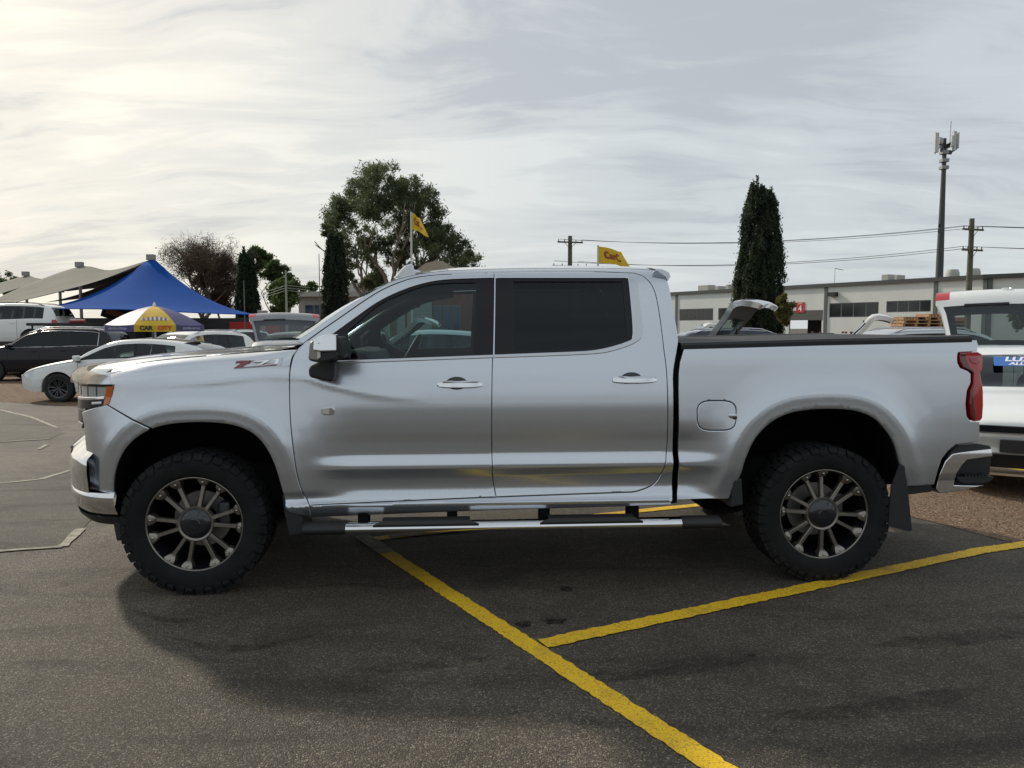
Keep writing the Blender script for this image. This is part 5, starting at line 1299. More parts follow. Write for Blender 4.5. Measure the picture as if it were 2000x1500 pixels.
# ------------------------------------------------------------------ shade sails
def sail(name, label, top, bottom, mat, sag=.0, nu=24, nv=14, group=None, curve_u=.0, post=None):
    """cloth stretched between two edge lines (lists of points), hanging in between"""
    T = catmull(top, 8) if len(top) > 2 else [np.array(top[0]) + (np.array(top[-1]) - np.array(top[0])) * k / 16 for k in range(17)]
    Bm = catmull(bottom, 8) if len(bottom) > 2 else [np.array(bottom[0]) + (np.array(bottom[-1]) - np.array(bottom[0])) * k / 16 for k in range(17)]
    def samp(L, t): f = t * (len(L) - 1); i = min(int(f), len(L) - 2); return L[i] + (L[i + 1] - L[i]) * (f - i)
    rows = []
    for v in np.linspace(0, 1, nv + 1):
        row = []
        for u in np.linspace(0, 1, nu + 1):
            p = samp(T, u) * (1 - v) + samp(Bm, u) * v; p = p + np.array((0, 0, -sag * 4 * v * (1 - v))); row.append(tuple(p))
        rows.append(row)
    m = MB().grid(rows); o = m.build(name, mat, None, smooth=60); md = o.modifiers.new('thickness', 'SOLIDIFY'); md.thickness = .012
    return tag(o, label, 'shade sail', group)
blue = M('sail_blue', (.003, .058, .27), .9, spec=.05, var=.10, vscale=.5, bump=.1, bscale=200); beige = M('sail_beige', (.21, .20, .17), .9, spec=.1, var=.10, vscale=.6, bump=.1, bscale=200); navy = M('sail_shadow', (.02, .02, .035), .85)  # the near-black cloth carries the shade of the rear and under sails in its colour
A = lambda x, y, d: np.array(atY(x, y, d))
pk = A(296, 509, 39)
sail('shade_sail', 'large blue shade sail peaked on a post above the parasol', [pk + np.array((-.25, 0, -.02)), pk, pk + np.array((.25, 0, -.02))], [A(46, 604, 32), A(150, 604, 31), A(260, 606, 31), A(390, 612, 32), A(512, 616, 34)], blue, .55)
sail('shade_sail', 'rear blue sail with shade painted into its cloth, falling away behind the large blue sail', [pk + np.array((-.2, .1, -.05)), pk + np.array((.2, .1, -.05))], [A(90, 590, 47), A(250, 578, 50), A(420, 600, 52)], navy, .3)
sail('shade_sail', 'pale beige shade sail slung from its own post to the blue peak', [A(-60, 612, 36), A(40, 562, 39), A(156, 521, 44), A(215, 528, 42), A(290, 509, 39.4)], [A(-60, 622, 31), A(20, 594, 32), A(110, 572, 34), A(200, 546, 36.5), A(289, 511, 39.2)], beige, .15)
sail('shade_sail', 'far beige shade sail with a small peak at its post', [A(-50, 566, 52), A(10, 550, 52), A(51, 539, 52), A(70, 543, 51), A(90, 546, 50)], [A(-60, 590, 46), A(0, 574, 46), A(40, 562, 47), A(70, 553, 48), A(92, 547, 49)], beige, .1)
sail('shade_sail', 'sail underside with its shade painted dark between the beige cloth and the blue peak', [A(100, 566, 46), A(180, 545, 45), A(284, 512, 41)], [A(150, 566, 52), A(215, 560, 52), A(262, 545, 50)], navy, .1)
postm = M('sail_post', (.30, .29, .27), .6, .3)
for (x, y, d, lb) in ((295, 502, 39.2, 'tall steel post holding the blue sail peak'), (155, 516, 44, 'steel post holding the pale beige sail'), (50, 534, 52, 'steel post holding the far beige sail'), (513, 612, 34, 'short steel post at the low right tip of the blue sail'), (117, 566, 48, 'dark steel post seen in the gap below the beige sail')):
    p = atY(x, y, d); g = gz(p.x, p.y); po = tag(empty('sail_post', (p.x, p.y, g)), lb, 'post')
    MB().tube([(0, 0, 0), (0, 0, p.z - g)], .09, 10).build('shaft', postm, po, smooth=60); MB().box((0, 0, p.z - g - .02), (.36, .36, .30)).build('bracket', postm, po, bevel=.02)

# ------------------------------------------------------------------ yard office under the sails
def boxw(name, p0, p1, y0, y1, z0, z1, mat, parent): return MB().box(((p0 + p1) / 2, (y0 + y1) / 2, (z0 + z1) / 2), (p1 - p0, y1 - y0, z1 - z0)).build(name, mat, parent, bevel=.01)
of = tag(empty('yard_office', (-19, 50, gz(-19, 50))), 'dark low office with red fascia under the blue sail', 'building')
boxw('wall', -24, 4.2, -2, 4, 0, 2.6, M('office_dark', (.03, .03, .035), .6), of); boxw('fascia', 1.2, 4.3, -2.12, -2.02, 1.55, 2.35, M('office_red', (.42, .03, .025), .5), of)
for k in range(4):
    fr = boxw('window', -10 + k * 2.6, -8 + k * 2.6, -2.06, -2.0, .8, 2.0, gloss, of); boxw('pane', -9.9 + k * 2.6, -8.1 + k * 2.6, -2.09, -2.07, .9, 1.9, carglass, fr)
bn = tag(empty('hanging_banner', atY(240, 615, 36)), 'dark banner with orange lettering hung under the blue sail', 'banner')
MB().box((0, 0, 0), (2.0, .02, .75), Matrix.Rotation(R(18), 3, 'Y')).build('cloth', M('banner_brown', (.035, .018, .02), .7), bn)
text('SALE', .42, M('banner_orange', (.55, .20, .08), .6), bn, Matrix.Rotation(R(18), 4, 'Y') @ basis((0, -.02, 0), (1, 0, 0), (0, 0, 1)), extrude=.002) if False else MB().box((-.35, -.02, .08), (.85, .01, .26), Matrix.Rotation(R(18), 3, 'Y')).build('print_patch', M('banner_orange', (.45, .20, .10), .6), bn)

# ------------------------------------------------------------------ buildings behind
def block(name, label, pxl, pxr, pytop, Y, depth, mat, rz=0.0):
    a = atY(pxl, pytop, Y); b = atY(pxr, pytop, Y); g = gz(a.x, Y); o = tag(empty(name, ((a.x + b.x) / 2, Y, g), rz), label, 'building'); w = b.x - a.x; h = a.z - g
    MB().box((0, depth / 2, h / 2), (w, depth, h)).build('wall', mat, o); return o, w, h
gw = M('office_grey', (.33, .33, .31), .8, var=.08, vscale=.6); bwin = glass('blue_window', (.05, .07, .12), 1.4); wfr = M('frame_grey', (.20, .21, .22), .6)
def strip_windows(o, w, h, z0, z1, n, x0, x1, mt=None, yy=0.0):
    for k in range(n):
        a = x0 + (x1 - x0) * k / n; b = x0 + (x1 - x0) * (k + 1) / n
        f = MB().box(((a + b) / 2, yy - .03, (z0 + z1) / 2), (b - a - .06, .06, z1 - z0)).build('window', wfr, o); MB().box(((a + b) / 2, yy - .075, (z0 + z1) / 2), (b - a - .16, .02, z1 - z0 - .12)).build('pane', M('pane_blue', (.025, .04, .09), .08, spec=.8), f)
o, w, h = block('office_block', 'grey two-storey office with blue strip windows behind the left cypress', 583, 742, 577, 74, 14, gw)
strip_windows(o, w, h, h - 2.4, h - .9, 8, -w / 2 + .6, w / 2 - .2); strip_windows(o, w, h, .8, 2.0, 8, -w / 2 + .6, w / 2 - .2)
MB().box((-.2, -.25, h + .12), (w + .4, .5, .5)).build('parapet', M('parapet_pale', (.42, .42, .39), .8), o)
o, w, h = block('office_block', 'pale flat-roofed block rising behind the grey office', 668, 775, 553, 82, 12, gw)
MB().box((0, -.2, h - .7), (w + .3, .4, 1.5)).build('parapet', M('parapet_pale', (.42, .42, .39), .8), o); strip_windows(o, w, h, h - 3.0, h - 1.6, 8, -w / 2 + .3, w / 2 - .3)
brick = M('brick_red', (.23, .085, .06), .85, var=.18, vscale=2.0)
o, w, h = block('brick_hall', 'red brick hall with beige parapet behind the pickup cab', 790, 930, 530, 46, 12, brick)
hh = atY(840, 510, 46).z - atY(840, 530, 46).z
MB().prism([(-w / 2 + .55, -.15, h - .05), (w / 2 - 1.3, -.15, h - .05), (w / 2 - 1.3, -.15, h + hh * .35), (.15, -.15, h + hh), (-.3, -.15, h + hh), (-.85, -.15, h + hh * .8)], (0, .3, 0)).build('parapet', M('parapet_tan', (.36, .32, .25), .85, var=.1), o)
MB().box((-w / 2 + .9, -.06, h * .42), (1.5, .12, h * .7)).build('pilaster', gw, o)
strip_windows(o, w, h, .8, h * .62, 3, -w / 2 + 1.7, -w / 2 + 3.4)

# warehouse at the right
W0 = Vector((19.8, 93, 0)); W1 = Vector((38.8, 62, 0)); WD = (W1 - W0).normalized(); WN = Vector((WD.y, -WD.x, 0)); WZ = -.46
if WN.y > 0: WN = -WN
wh_ = tag(empty('warehouse', (W0.x, W0.y, WZ), math.atan2(WD.y, WD.x)), 'long cream warehouse with dark roof edge and dark strip windows', 'building')
def wl(px, py):
    """point of the photograph on the long warehouse wall -> distance along it, height above its foot"""
    d = ray(px, py); o = Vector((0, 0, HC)) - W0; k = -o.dot(WN) / d.dot(WN); p = o + d * k; return p.dot(WD), p.z - WZ
wallm = M('warehouse_cream', (.64, .675, .65), .8, var=.07, vscale=.4, bump=.05); wroof = M('warehouse_edge', (.06, .065, .065), .55); colm = M('warehouse_column', (.10, .12, .11), .6)
HW = 5.5 - WZ; xl, xr = -3.0, wl(1925, 560)[0]
cols = [xl] + [wl(px, 600)[0] for px in (1321.6, 1470, 1613, 1827)] + [xr]
out_y = -1 if Vector((-math.sin(math.atan2(WD.y, WD.x)), math.cos(math.atan2(WD.y, WD.x)), 0)).dot(WN) < 0 else 1
def wbox(name, x0, x1, z0, z1, y0, y1, mat, par=None, bevel=0): return MB().box(((x0 + x1) / 2, out_y * (y0 + y1) / 2, (z0 + z1) / 2), (x1 - x0, abs(y1 - y0), z1 - z0)).build(name, mat, par or wh_, bevel=bevel)
wins = [(1327, 1393, 603, 626, 4), (1403, 1462, 601, 625, 4), (1619.5, 1716, 591, 619.5, 4), (1731, 1818, 587, 609.5, 4)]
ops = sorted([(wl(a, 600)[0], wl(b, 600)[0], wl((a + b) / 2, d)[1], wl((a + b) / 2, c)[1], n) for a, b, c, d, n in wins] + [(wl(1541, 620)[0], wl(1605, 620)[0], 0, wl(1573, 608)[1], 0)])
x = xl
for (a, b, z0, z1, n) in ops:
    wbox('wall_panel', x, a - .002, 0, HW, 0, -.25, wallm)
    wbox('wall_panel', a, b, z1, HW, 0, -.25, wallm)
    if z0 > .05: wbox('wall_panel', a, b, 0, z0, 0, -.25, wallm)
    x = b + .002
    if n:
        fr = wbox('window', a, b, z0, z1, -.06, -.12, wfr)
        for k in range(n):
            aa = a + (b - a) * k / n + .07; bb = a + (b - a) * (k + 1) / n - .07; wbox('pane', aa, bb, z0 + .08, z1 - .08, -.03, -.055, M('pane_dark', (.014, .015, .018), .10, spec=.7), fr)
    else:
        wbox('doorway_interior', a, b, 0, z1, -3.0, -3.1, M('interior_dark', (.05, .05, .045), .9))
        wbox('door_header', a - .1, b + .1, z1 - .9, z1 + .1, .02, -.1, M('roller_dark', (.09, .09, .085), .6))
wbox('wall_panel', x, xr, 0, HW, 0, -.25, wallm)
wbox('roof', xl - .2, xr + .2, HW + .0, HW + .35, .22, -18, wroof)
for c in cols[1:]: wbox('column', c - .16, c + .16, 0, HW - .01, .10, -.02, colm)
sgx, sgz = wl(1563.7, 600.5); sg = wbox('unit_sign', sgx - .50, sgx + .50, sgz - .52, sgz + .52, .06, .0, M('sign_red', (.50, .03, .03), .5))
rot180 = Matrix.Rotation(math.pi, 4, 'Z')
exw = (1, 0, 0) if out_y < 0 else (-1, 0, 0)
text('4', .80, M('sign_white', (.8, .8, .8), .5), sg, basis((sgx, out_y * .075, sgz - .12), exw, (0, 0, 1)), extrude=.004, offset=.02); text('UNIT', .24, M('sign_white', (.8, .8, .8), .5), sg, basis((sgx, out_y * .075, sgz + .38), exw, (0, 0, 1)), extrude=.004)
lx, lz = wl(1630, 575); wbox('flood_lamp', lx - .4, lx + .4, lz - .2, lz + .2, .5, .0, blackp)
for px, py, w_, h_ in ((1361, 571, 1.7, .7), (1388, 574, .5, .5), (1408, 573, .5, .6), (1715, 556, .7, .6), (1737, 556, .3, .5)):
    vx = wl(px, py)[0]; wbox('roof_vent', vx - w_ / 2, vx + w_ / 2, HW + .36, HW + .36 + h_, -1.0, -2.2, M('vent_pale', (.42, .42, .38), .7), bevel=.05)
# nearer wing of the warehouse
V1 = W0 + WD * xr; V2 = Vector((56, 45.5, 0)); VD = (V2 - V1).normalized(); wg = tag(empty('warehouse_wing', (V1.x, V1.y, WZ), math.atan2(VD.y, VD.x)), 'cream warehouse wing at the corner behind the power pole', 'building'); LV = (V2 - V1).length
MB().box((LV / 2, 4, HW / 2), (LV, 8, HW)).build('wall', wallm, wg); MB().box((LV / 2, 3.9, HW + .18), (LV + .3, 8.4, .34)).build('roof', wroof, wg)
for k in range(0, 4): MB().box((.35 + k * 4.2, -.05, HW / 2), (.3, .12, HW - .02)).build('column', colm, wg)
for k in (1.0, 2.6):
    MB().lathe([(0, .8), (.45, .72), (.55, .45), (.55, 0)], 16, 'Z', (k - 4.2, 3, HW + .35)).build('roof_vent', M('vent_pale', (.42, .42, .38), .7), wg, smooth=50)

# ------------------------------------------------------------------ poles, wires, tower, flags
galv = M('galvanised', (.16, .17, .165), .5, .6); wood = M('pole_wood', (.10, .105, .075), .85, var=.35, vscale=3, bump=.3, bscale=20); dark = M('fitting_dark', (.03, .03, .032), .6); panelw = M('antenna_pale', (.50, .51, .50), .5)
def tower():
    Y = 78; b = atY(1834, 553, Y); g = gz(b.x, Y); t = tag(empty('phone_tower', (b.x, Y, g)), 'tall dark phone tower with pale panel antennas above the warehouse', 'phone tower')
    zt = atY(1840, 296, Y).z - g; s = Y / FPX
    MB().tube([(0, 0, 0), (0, 0, zt * .45), (0, 0, zt * .75), (0, 0, zt)], [.40, .36, .26, .20], 12).build('mast', M('tower_green', (.055, .065, .062), .6, .2), t, smooth=60)
    for k in range(9): z = zt * .60 + k * .18; MB().box((random.uniform(-.35, .35), random.uniform(-.3, .1), z), (.12, .12, .3)).build('cable_box', dark, t) if k % 3 == 0 else None
    for z in (zt - 1.6, zt - .9, zt - .1): MB().box((0, 0, z), (.7, .7, .35)).build('radio_unit', M('unit_grey', (.28, .29, .29), .5), t, bevel=.03)
    hub = zt + .7
    MB().tube([(0, 0, zt - .2), (0, 0, zt + 1.3)], .14, 8).build('head_pole', dark, t)
    for (dx, dz, h_, w_, yy) in ((-19, 2, 37, 7, -.3), (14, 5, 36, 5, -.4), (20, 6, 35, 4.5, .3), (26, 8, 30, 3, .1), (-4, 6, 20, 5, .5), (3, 4, 22, 5, .7), (8, 4, 20, 4, -.6)):
        p = MB().box((dx * s, yy, hub + dz * s), (w_ * s, .25, h_ * s)).build('panel_antenna', panelw, t, bevel=.03)
        MB().tube([(0, 0, hub - .1), (dx * s, yy + .2, hub + .1)], .05, 6).build('outrigger', dark, t); MB().tube([(dx * s, yy + .2, hub + (dz - h_ * .55) * s), (dx * s, yy + .2, hub + (dz + h_ * .55) * s)], .045, 6).build('bracket_pole', dark, t)
    for k in range(10): MB().box((random.uniform(-.5, .6), random.uniform(-.4, .4), hub + random.uniform(-1.1, .5)), (.25, .2, .35)).build('radio_unit', dark, t)
    MB().tube([(.5, 0, hub), (.55, 0, hub + 2.3)], .025, 5).build('whip', dark, t)
tower()
def pole(px, pyt, Y, label, arms, r=.16, name='power_pole', pyb=None):
    p = atY(px, pyt, Y); g = gz(p.x, Y); o = tag(empty(name, (p.x, Y, g)), label, 'power pole'); H = p.z - g
    MB().tube([(0, 0, 0), (0, 0, H * .5), (0, 0, H)], [r * 1.2, r * 1.08, r * .9], 12).build('shaft', wood, o, smooth=60)
    tips = []
    for (dz, w, an) in arms:
        e = Vector((math.cos(an), math.sin(an), 0)); c = Vector((0, -.2, H - dz)); a = MB().bar(c - e * w, c + e * w, .11, .13).build('cross_arm', wood, o)
        row = []
        for t in (-.92, -.45, .45, .92):
            q = c + e * w * t; MB().lathe([(.02, 0), (.05, .06), (.03, .10), (.045, .14), (0, .19)], 8, 'Z', q + Vector((0, 0, .06))).build('insulator', dark, a); row.append(Vector((p.x, Y, g)) + q + Vector((0, 0, .24)))
        MB().tube([c - e * w * .5, c + Vector((0, 0, -.55))], .02, 5).build('brace', dark, a); MB().tube([c + e * w * .5, c + Vector((0, 0, -.55))], .02, 5).build('brace', dark, a)
        tips.append(row)
    return tips
t1 = pole(1898.5, 427, 55, 'timber power pole with two cross arms in front of the warehouse', [(.8, .95, R(18)), (2.25, .95, R(18))], .19)
t2 = pole(1113.5, 461, 66, 'timber power pole with cross arms standing above the pickup roof', [(.55, 1.15, R(15)), (2.6, 1.6, R(15))], .20)
wirem = M('wire', (.10, .10, .11), .6)
def wire(a, b, sag, lb, r=.016):
    pts = [Vector(a).lerp(Vector(b), k / 24) + Vector((0, 0, -sag * 4 * (k / 24) * (1 - k / 24))) for k in range(25)]
    tag(MB().tube(pts, r, 5).build('power_line', wirem, None), lb, 'wire', 'power lines strung between the poles')
for k in (0, 1, 3): wire(t2[0][k], t1[0][k], .7, 'thin power line strung between the upper arms of the timber poles')
for k in (0, 2): wire(t2[1][k] + Vector((0, 0, .2)), t1[1][k], .8, 'thicker power line strung between the lower arms of the timber poles', .02)
far_end = Vector((75, 38, 8.0))
for ri, row in enumerate(t1):
    for k in (0, 1, 3): wire(row[k], far_end + Vector((0, k * .7, row[k].z - 8.3)), .9, ('upper', 'lower')[ri] + ' power line running past the warehouse wing from the timber pole')
yflag = M('flag_yellow', (.68, .45, .012), .65, var=.08)
def flag(px, pyt, pyb, Y, corners, label, txt):
    p = atY(px, pyt, Y); g = gz(p.x, Y); o = tag(empty('flag', (p.x, Y, g)), label, 'flag')
    MB().tube([(0, 0, 0), (0, 0, p.z - g)], [.035, .028], 8).build('pole', M('flag_pole', (.55, .55, .52), .5), o, smooth=60)
    c = [atY(x, y, Y) - Vector((p.x, Y, g)) for x, y in corners]; rows = []
    def S(u, v):
        q = (c[0] * (1 - u) + c[1] * u) * (1 - v) + (c[3] * (1 - u) + c[2] * u) * v; q.y += .16 * math.sin(u * 7 + v * 1.5) * u; q.z += .05 * math.sin(u * 6.0) * u; return q
    for v in np.linspace(0, 1, 11): rows.append([S(u, v) for u in np.linspace(0, 1, 19)])
    cl = MB().grid(rows).build('cloth', yflag, o, smooth=60)
    e = (c[1] - c[0]).length
    me = text_mesh('CarC', 1.0, extrude=.0, offset=.02); xs_ = [v.co.x for v in me.vertices]; ys_ = [v.co.y for v in me.vertices]
    for nm, dy, mt in (('lettering', -.03, M('flag_red', (.45, .05, .03), .6)), ('lettering_edge', -.015, M('flag_dark', (.05, .03, .10), .6))):
        m2 = me.copy(); gsc = 1.0 if nm == 'lettering' else 1.12
        for v in m2.vertices:
            u_ = (v.co.x - min(xs_)) / (max(xs_) - min(xs_)); v_ = 1 - (v.co.y - min(ys_)) / (max(ys_) - min(ys_)); u_ = .5 + (u_ - .5) * gsc; v_ = .5 + (v_ - .5) * gsc
            q = S(.24 + .52 * u_, .26 + .42 * v_); v.co = (q.x, q.y + dy, q.z)
        m2.materials.clear(); m2.materials.append(mt); link(nm, m2, None, cl)
flag(803, 414, 515, 25, [(803.5, 415), (819, 424), (837, 461), (804, 447)], 'yellow flag on a white pole above the pickup windscreen', '')
flag(1168, 479, 521, 22, [(1168.8, 481), (1214, 490), (1232, 520), (1169, 514)], 'yellow flag with red lettering above the pickup rear door', '')
def mast(px, pyt, Y, r, label, mt=galv):
    p = atY(px, pyt, Y); g = gz(p.x, Y); o = tag(empty('mast', (p.x, Y, g)), label, 'mast'); MB().tube([(0, 0, 0), (0, 0, p.z - g)], [r, r * .5], 8).build('shaft', mt, o, smooth=60); MB().box((0, 0, .05), (.3, .3, .1)).build('foot', mt, o); return o, p.z - g
mast(623, 496, 48, .045, 'slim grey mast beside the left cypress'); mast(476, 548, 46, .06, 'short pale pole in front of the dark left cypress')
o, H = mast(1631, 524, 80, .04, 'thin aerial mast on the warehouse roof')
MB().tube([(0, 0, H), (.9, 0, H - .2)], .03, 5).build('aerial', galv, o)
o, H = mast(558, 528, 46, .10, 'pale timber post with slanting wires before the green trees', M('post_pale', (.30, .34, .27), .8))
for e in (-1, 1):
    for dz in (.9, 1.05, 1.2): MB().tube([(0, 0, H - dz), (e * 1.35, .4, H - dz - .12 - .25 * (e < 0))], .014, 5).build('stay_wire', M('stay', (.35, .38, .33), .6), o)

# ------------------------------------------------------------------ pallets and racks in front of the warehouse
pine = M('pallet_pine', (.36, .215, .11), .8, var=.25, vscale=4)
def pallet_mesh():
    m = MB()
    for y in (-.52, 0, .52): m.box((0, y, .06), (1.15, .10, .10))
    for x in (-.5, -.25, 0, .25, .5): m.box((x, 0, .122), (.14, 1.15, .025))
    for x in (-.5, 0, .5): m.box((x, 0, .004), (.14, 1.15, .018))
    return m
pm = None
for i, (px, Y, n) in enumerate(((1777, 33, 17), (1801, 33.4, 17), (1825, 33.8, 18), (1849, 34, 17))):
    b = atY(px, 640, Y)
    for k in range(n):
        if pm is None: o = pallet_mesh().build('pallet', pine, None); pm = o.data
        else: o = link('pallet', pm, None, None)
        o.location = (b.x + random.uniform(-.015, .015), Y, gz(b.x, Y) + .005 + k * .142); o.rotation_euler = (0, 0, R(random.uniform(-4, 2)) + R(90))
        tag(o, ('topmost' if k == n - 1 else 'bare') + ' pine pallet in the ' + ('stack next to the brown timber rack', 'second stack from the brown timber rack', 'third stack from the brown timber rack', 'stack half hidden by the raised white boot lid')[i], 'pallet', 'pine pallets stacked before the warehouse')
rackm = M('rack_brown', (.10, .045, .03), .7, var=.3)
for i, (px, Y) in enumerate(((1625, 36), (1690, 36.5), (1740, 37))):
    b = atY(px, 634, Y); g = gz(b.x, Y); o = tag(empty('timber_rack', (b.x, Y, g)), ('brown timber rack before the dark warehouse doorway', 'brown timber rack beside the white boot lid', 'brown timber rack touching the pine pallets')[i], 'rack')
    for k in range(6): MB().box((0, 0, .3 + k * .26), (1.6, 1.0, .07)).build('shelf', rackm, o)
    for x in (-.72, .72):
        for y in (-.45, .45): MB().box((x, y, .9), (.09, .09, 1.8)).build('post', rackm, o)

# ------------------------------------------------------------------ trees
def leafmat(name, a, b): 
    if name in MATS: return MATS[name]
    m = bpy.data.materials.new(name); m.use_nodes = True; t = m.node_tree; bs = t.nodes['Principled BSDF']; tc = N(t, 'ShaderNodeTexCoord').outputs['Object']
    n1 = noise(t, tc, .8, 4, .6); n2 = noise(t, tc, 7, 3, .6); f = math_node(t, 'ADD', math_node(t, 'MULTIPLY', n1, .6), math_node(t, 'MULTIPLY', n2, .4))
    t.links.new(ramp(t, f, [(.35, a), (.65, b)]), bs.inputs['Base Color']); bs.inputs['Roughness'].default_value = .6; bs.inputs['Specular IOR Level'].default_value = .25
    tr = N(t, 'ShaderNodeBsdfTranslucent'); t.links.new(ramp(t, f, [(.35, tuple(x * 1.3 for x in a)), (.65, tuple(x * 1.3 for x in b))]), tr.inputs[0]); mx = N(t, 'ShaderNodeMixShader'); mx.inputs[0].default_value = .38
    t.links.new(bs.outputs[0], mx.inputs[1]); t.links.new(tr.outputs[0], mx.inputs[2]); t.links.new(mx.outputs[0], t.nodes['Material Output'].inputs[0]); MATS[name] = m; return m
def leaves(P, size, droop=0.0, up=0.0, aspect=.35, seed=0):
    """P: (n,3) leaf positions -> verts, faces of small pointed quads"""
    r = np.random.RandomState(seed); n = len(P); d = r.normal(size=(n, 3)); d[:, 2] = d[:, 2] * .6 - droop + up; d /= np.linalg.norm(d, axis=1)[:, None]
    s = r.normal(size=(n, 3)); s -= d * (s * d).sum(1)[:, None]; s /= np.linalg.norm(s, axis=1)[:, None]; L = size * r.uniform(.6, 1.3, (n, 1)); w = L * aspect
    V = np.stack([P - d * L * .5, P + s * w * .5, P + d * L * .5, P - s * w * .5], 1).reshape(-1, 3); F = np.arange(n * 4).reshape(-1, 4); return V, F
def mesh_np(name, V, F, mat, parent):
    me = bpy.data.meshes.new(name); me.vertices.add(len(V)); me.vertices.foreach_set('co', np.asarray(V, np.float32).ravel()); k = F.shape[1]
    me.loops.add(F.size); me.loops.foreach_set('vertex_index', F.astype(np.int32).ravel()); me.polygons.add(len(F)); me.polygons.foreach_set('loop_start', np.arange(0, F.size, k, dtype=np.int32)); me.polygons.foreach_set('loop_total', np.full(len(F), k, np.int32)); me.update(calc_edges=True)
    return link(name, me, mat, parent)
def limbs(trunks, seed, depth, mat, parent, name='trunk', spread=.5, shrink=.72, curl=.25, up=.25, kids=(2, 3), seg=6):
    """branching skeleton; returns end points of the finest limbs"""
    rnd = random.Random(seed); m = MB(); ends = []
    def grow(p, d, L, r, lv):
        pts = [p.copy()]; q = p.copy(); dd = d.copy(); n = 4
        for i in range(n):
            dd = (dd + Vector((rnd.gauss(0, curl), rnd.gauss(0, curl), rnd.gauss(0, curl * .6) + up * .3)) * .5).normalized(); q = q + dd * L / n; pts.append(q.copy())
        m.tube(pts, [r * (1 - .38 * i / n) for i in range(n + 1)], seg if lv < 2 else 4, caps=lv == depth)
        if lv == depth: ends.extend([pts[-1], pts[-2], pts[2]]); return
        if lv >= depth - 1: ends.append(pts[-1])
        for k in range(rnd.randint(*kids)):
            a = rnd.uniform(0, 6.283); t = Vector((math.cos(a), math.sin(a), rnd.uniform(-.1, .5))); nd = (dd + t * spread * rnd.uniform(.6, 1.4)).normalized()
            st = pts[rnd.choice((-1, -1, -2))]; grow(st, nd, L * shrink * rnd.uniform(.75, 1.2), r * .60, lv + 1)
    for (p, d, L, r) in trunks: grow(Vector(p), Vector(d).normalized(), L, r, 0)
    m.build(name, mat, parent, smooth=60); return ends
barkg = M('gum_bark', (.23, .19, .15), .8, var=.35, vscale=1.5, bump=.3); barkd = M('dark_bark', (.07, .055, .045), .9, var=.3, vscale=2, bump=.3)
def tree_at(px, Y, label, name):
    x = (px - 1000) / FPX * Y; g = gz(x, Y); return tag(empty(name, (x, Y, g)), label, 'tree'), x, g
def zpx(py, Y, g): return HC + Y * ((750 - py) / FPX * 1.0 - math.tan(PITCH)) * 1.0 - g
def gum():
    Y = 62; o, x, g = tree_at(770, Y, 'tall spreading gum tree with pale limbs beyond the pickup bonnet', 'gum_tree'); s = Y / FPX
    ends = limbs([((-.2, 0, 0), (-.25, .1, 1), 4.6, .30), ((.2, .1, 0), (.05, -.1, 1), 5.0, .34), ((.5, -.1, 0), (.40, .1, 1), 4.6, .26), ((.1, .3, 0), (-.05, .4, 1), 4.2, .22)], 5, 3, barkg, o, spread=.55, up=.35, curl=.22, kids=(2, 3))
    # leaf masses: outline read from the photograph as a set of clumps (px, py, radius px)
    cl = [(760, 345, 26), (735, 352, 26), (790, 358, 26), (700, 372, 30), (820, 378, 26), (672, 392, 26), (745, 385, 36), (790, 395, 34), (840, 400, 28), (662, 418, 24), (690, 425, 34), (735, 425, 32), (775, 435, 30), (815, 430, 34), (858, 432, 28), (655, 440, 20), (700, 458, 28), (745, 465, 26), (835, 465, 34), (872, 470, 30), (800, 475, 24), (722, 492, 24), (860, 500, 30), (895, 492, 26), (915, 498, 20), (845, 528, 26), (885, 525, 26), (912, 512, 18), (700, 515, 20), (735, 530, 18), (808, 522, 20), (720, 552, 18), (740, 548, 16), (790, 505, 20), (655, 455, 14), (675, 472, 12), (765, 405, 30), (718, 400, 30), (850, 450, 24), (780, 370, 26), (765, 500, 20), (690, 545, 14)]
    r = np.random.RandomState(3); P = []
    for (cx, cy, rad) in cl:
        R_ = rad * s; c = np.array((((cx - 770) * s), r.uniform(-2.6, 2.6), zpx(cy, Y, g))); n = int(56 * rad)
        for sub in range(11):
            c2 = c + r.normal(size=3) * R_ * .52; k = int(n / 11); q = r.normal(size=(k, 3)) * R_ * r.uniform(.14, .26) * np.array((1, 1, .85)); q[:, 2] -= np.abs(r.normal(size=k)) * R_ * .12; P.append(c2 + q)
    P = np.concatenate(P); V, F_ = leaves(P, .34, .75, 0, .22, 4); mesh_np('crown', V, F_, leafmat('gum_leaf', (.060, .080, .038), (.14, .17, .085)), o)
gum()
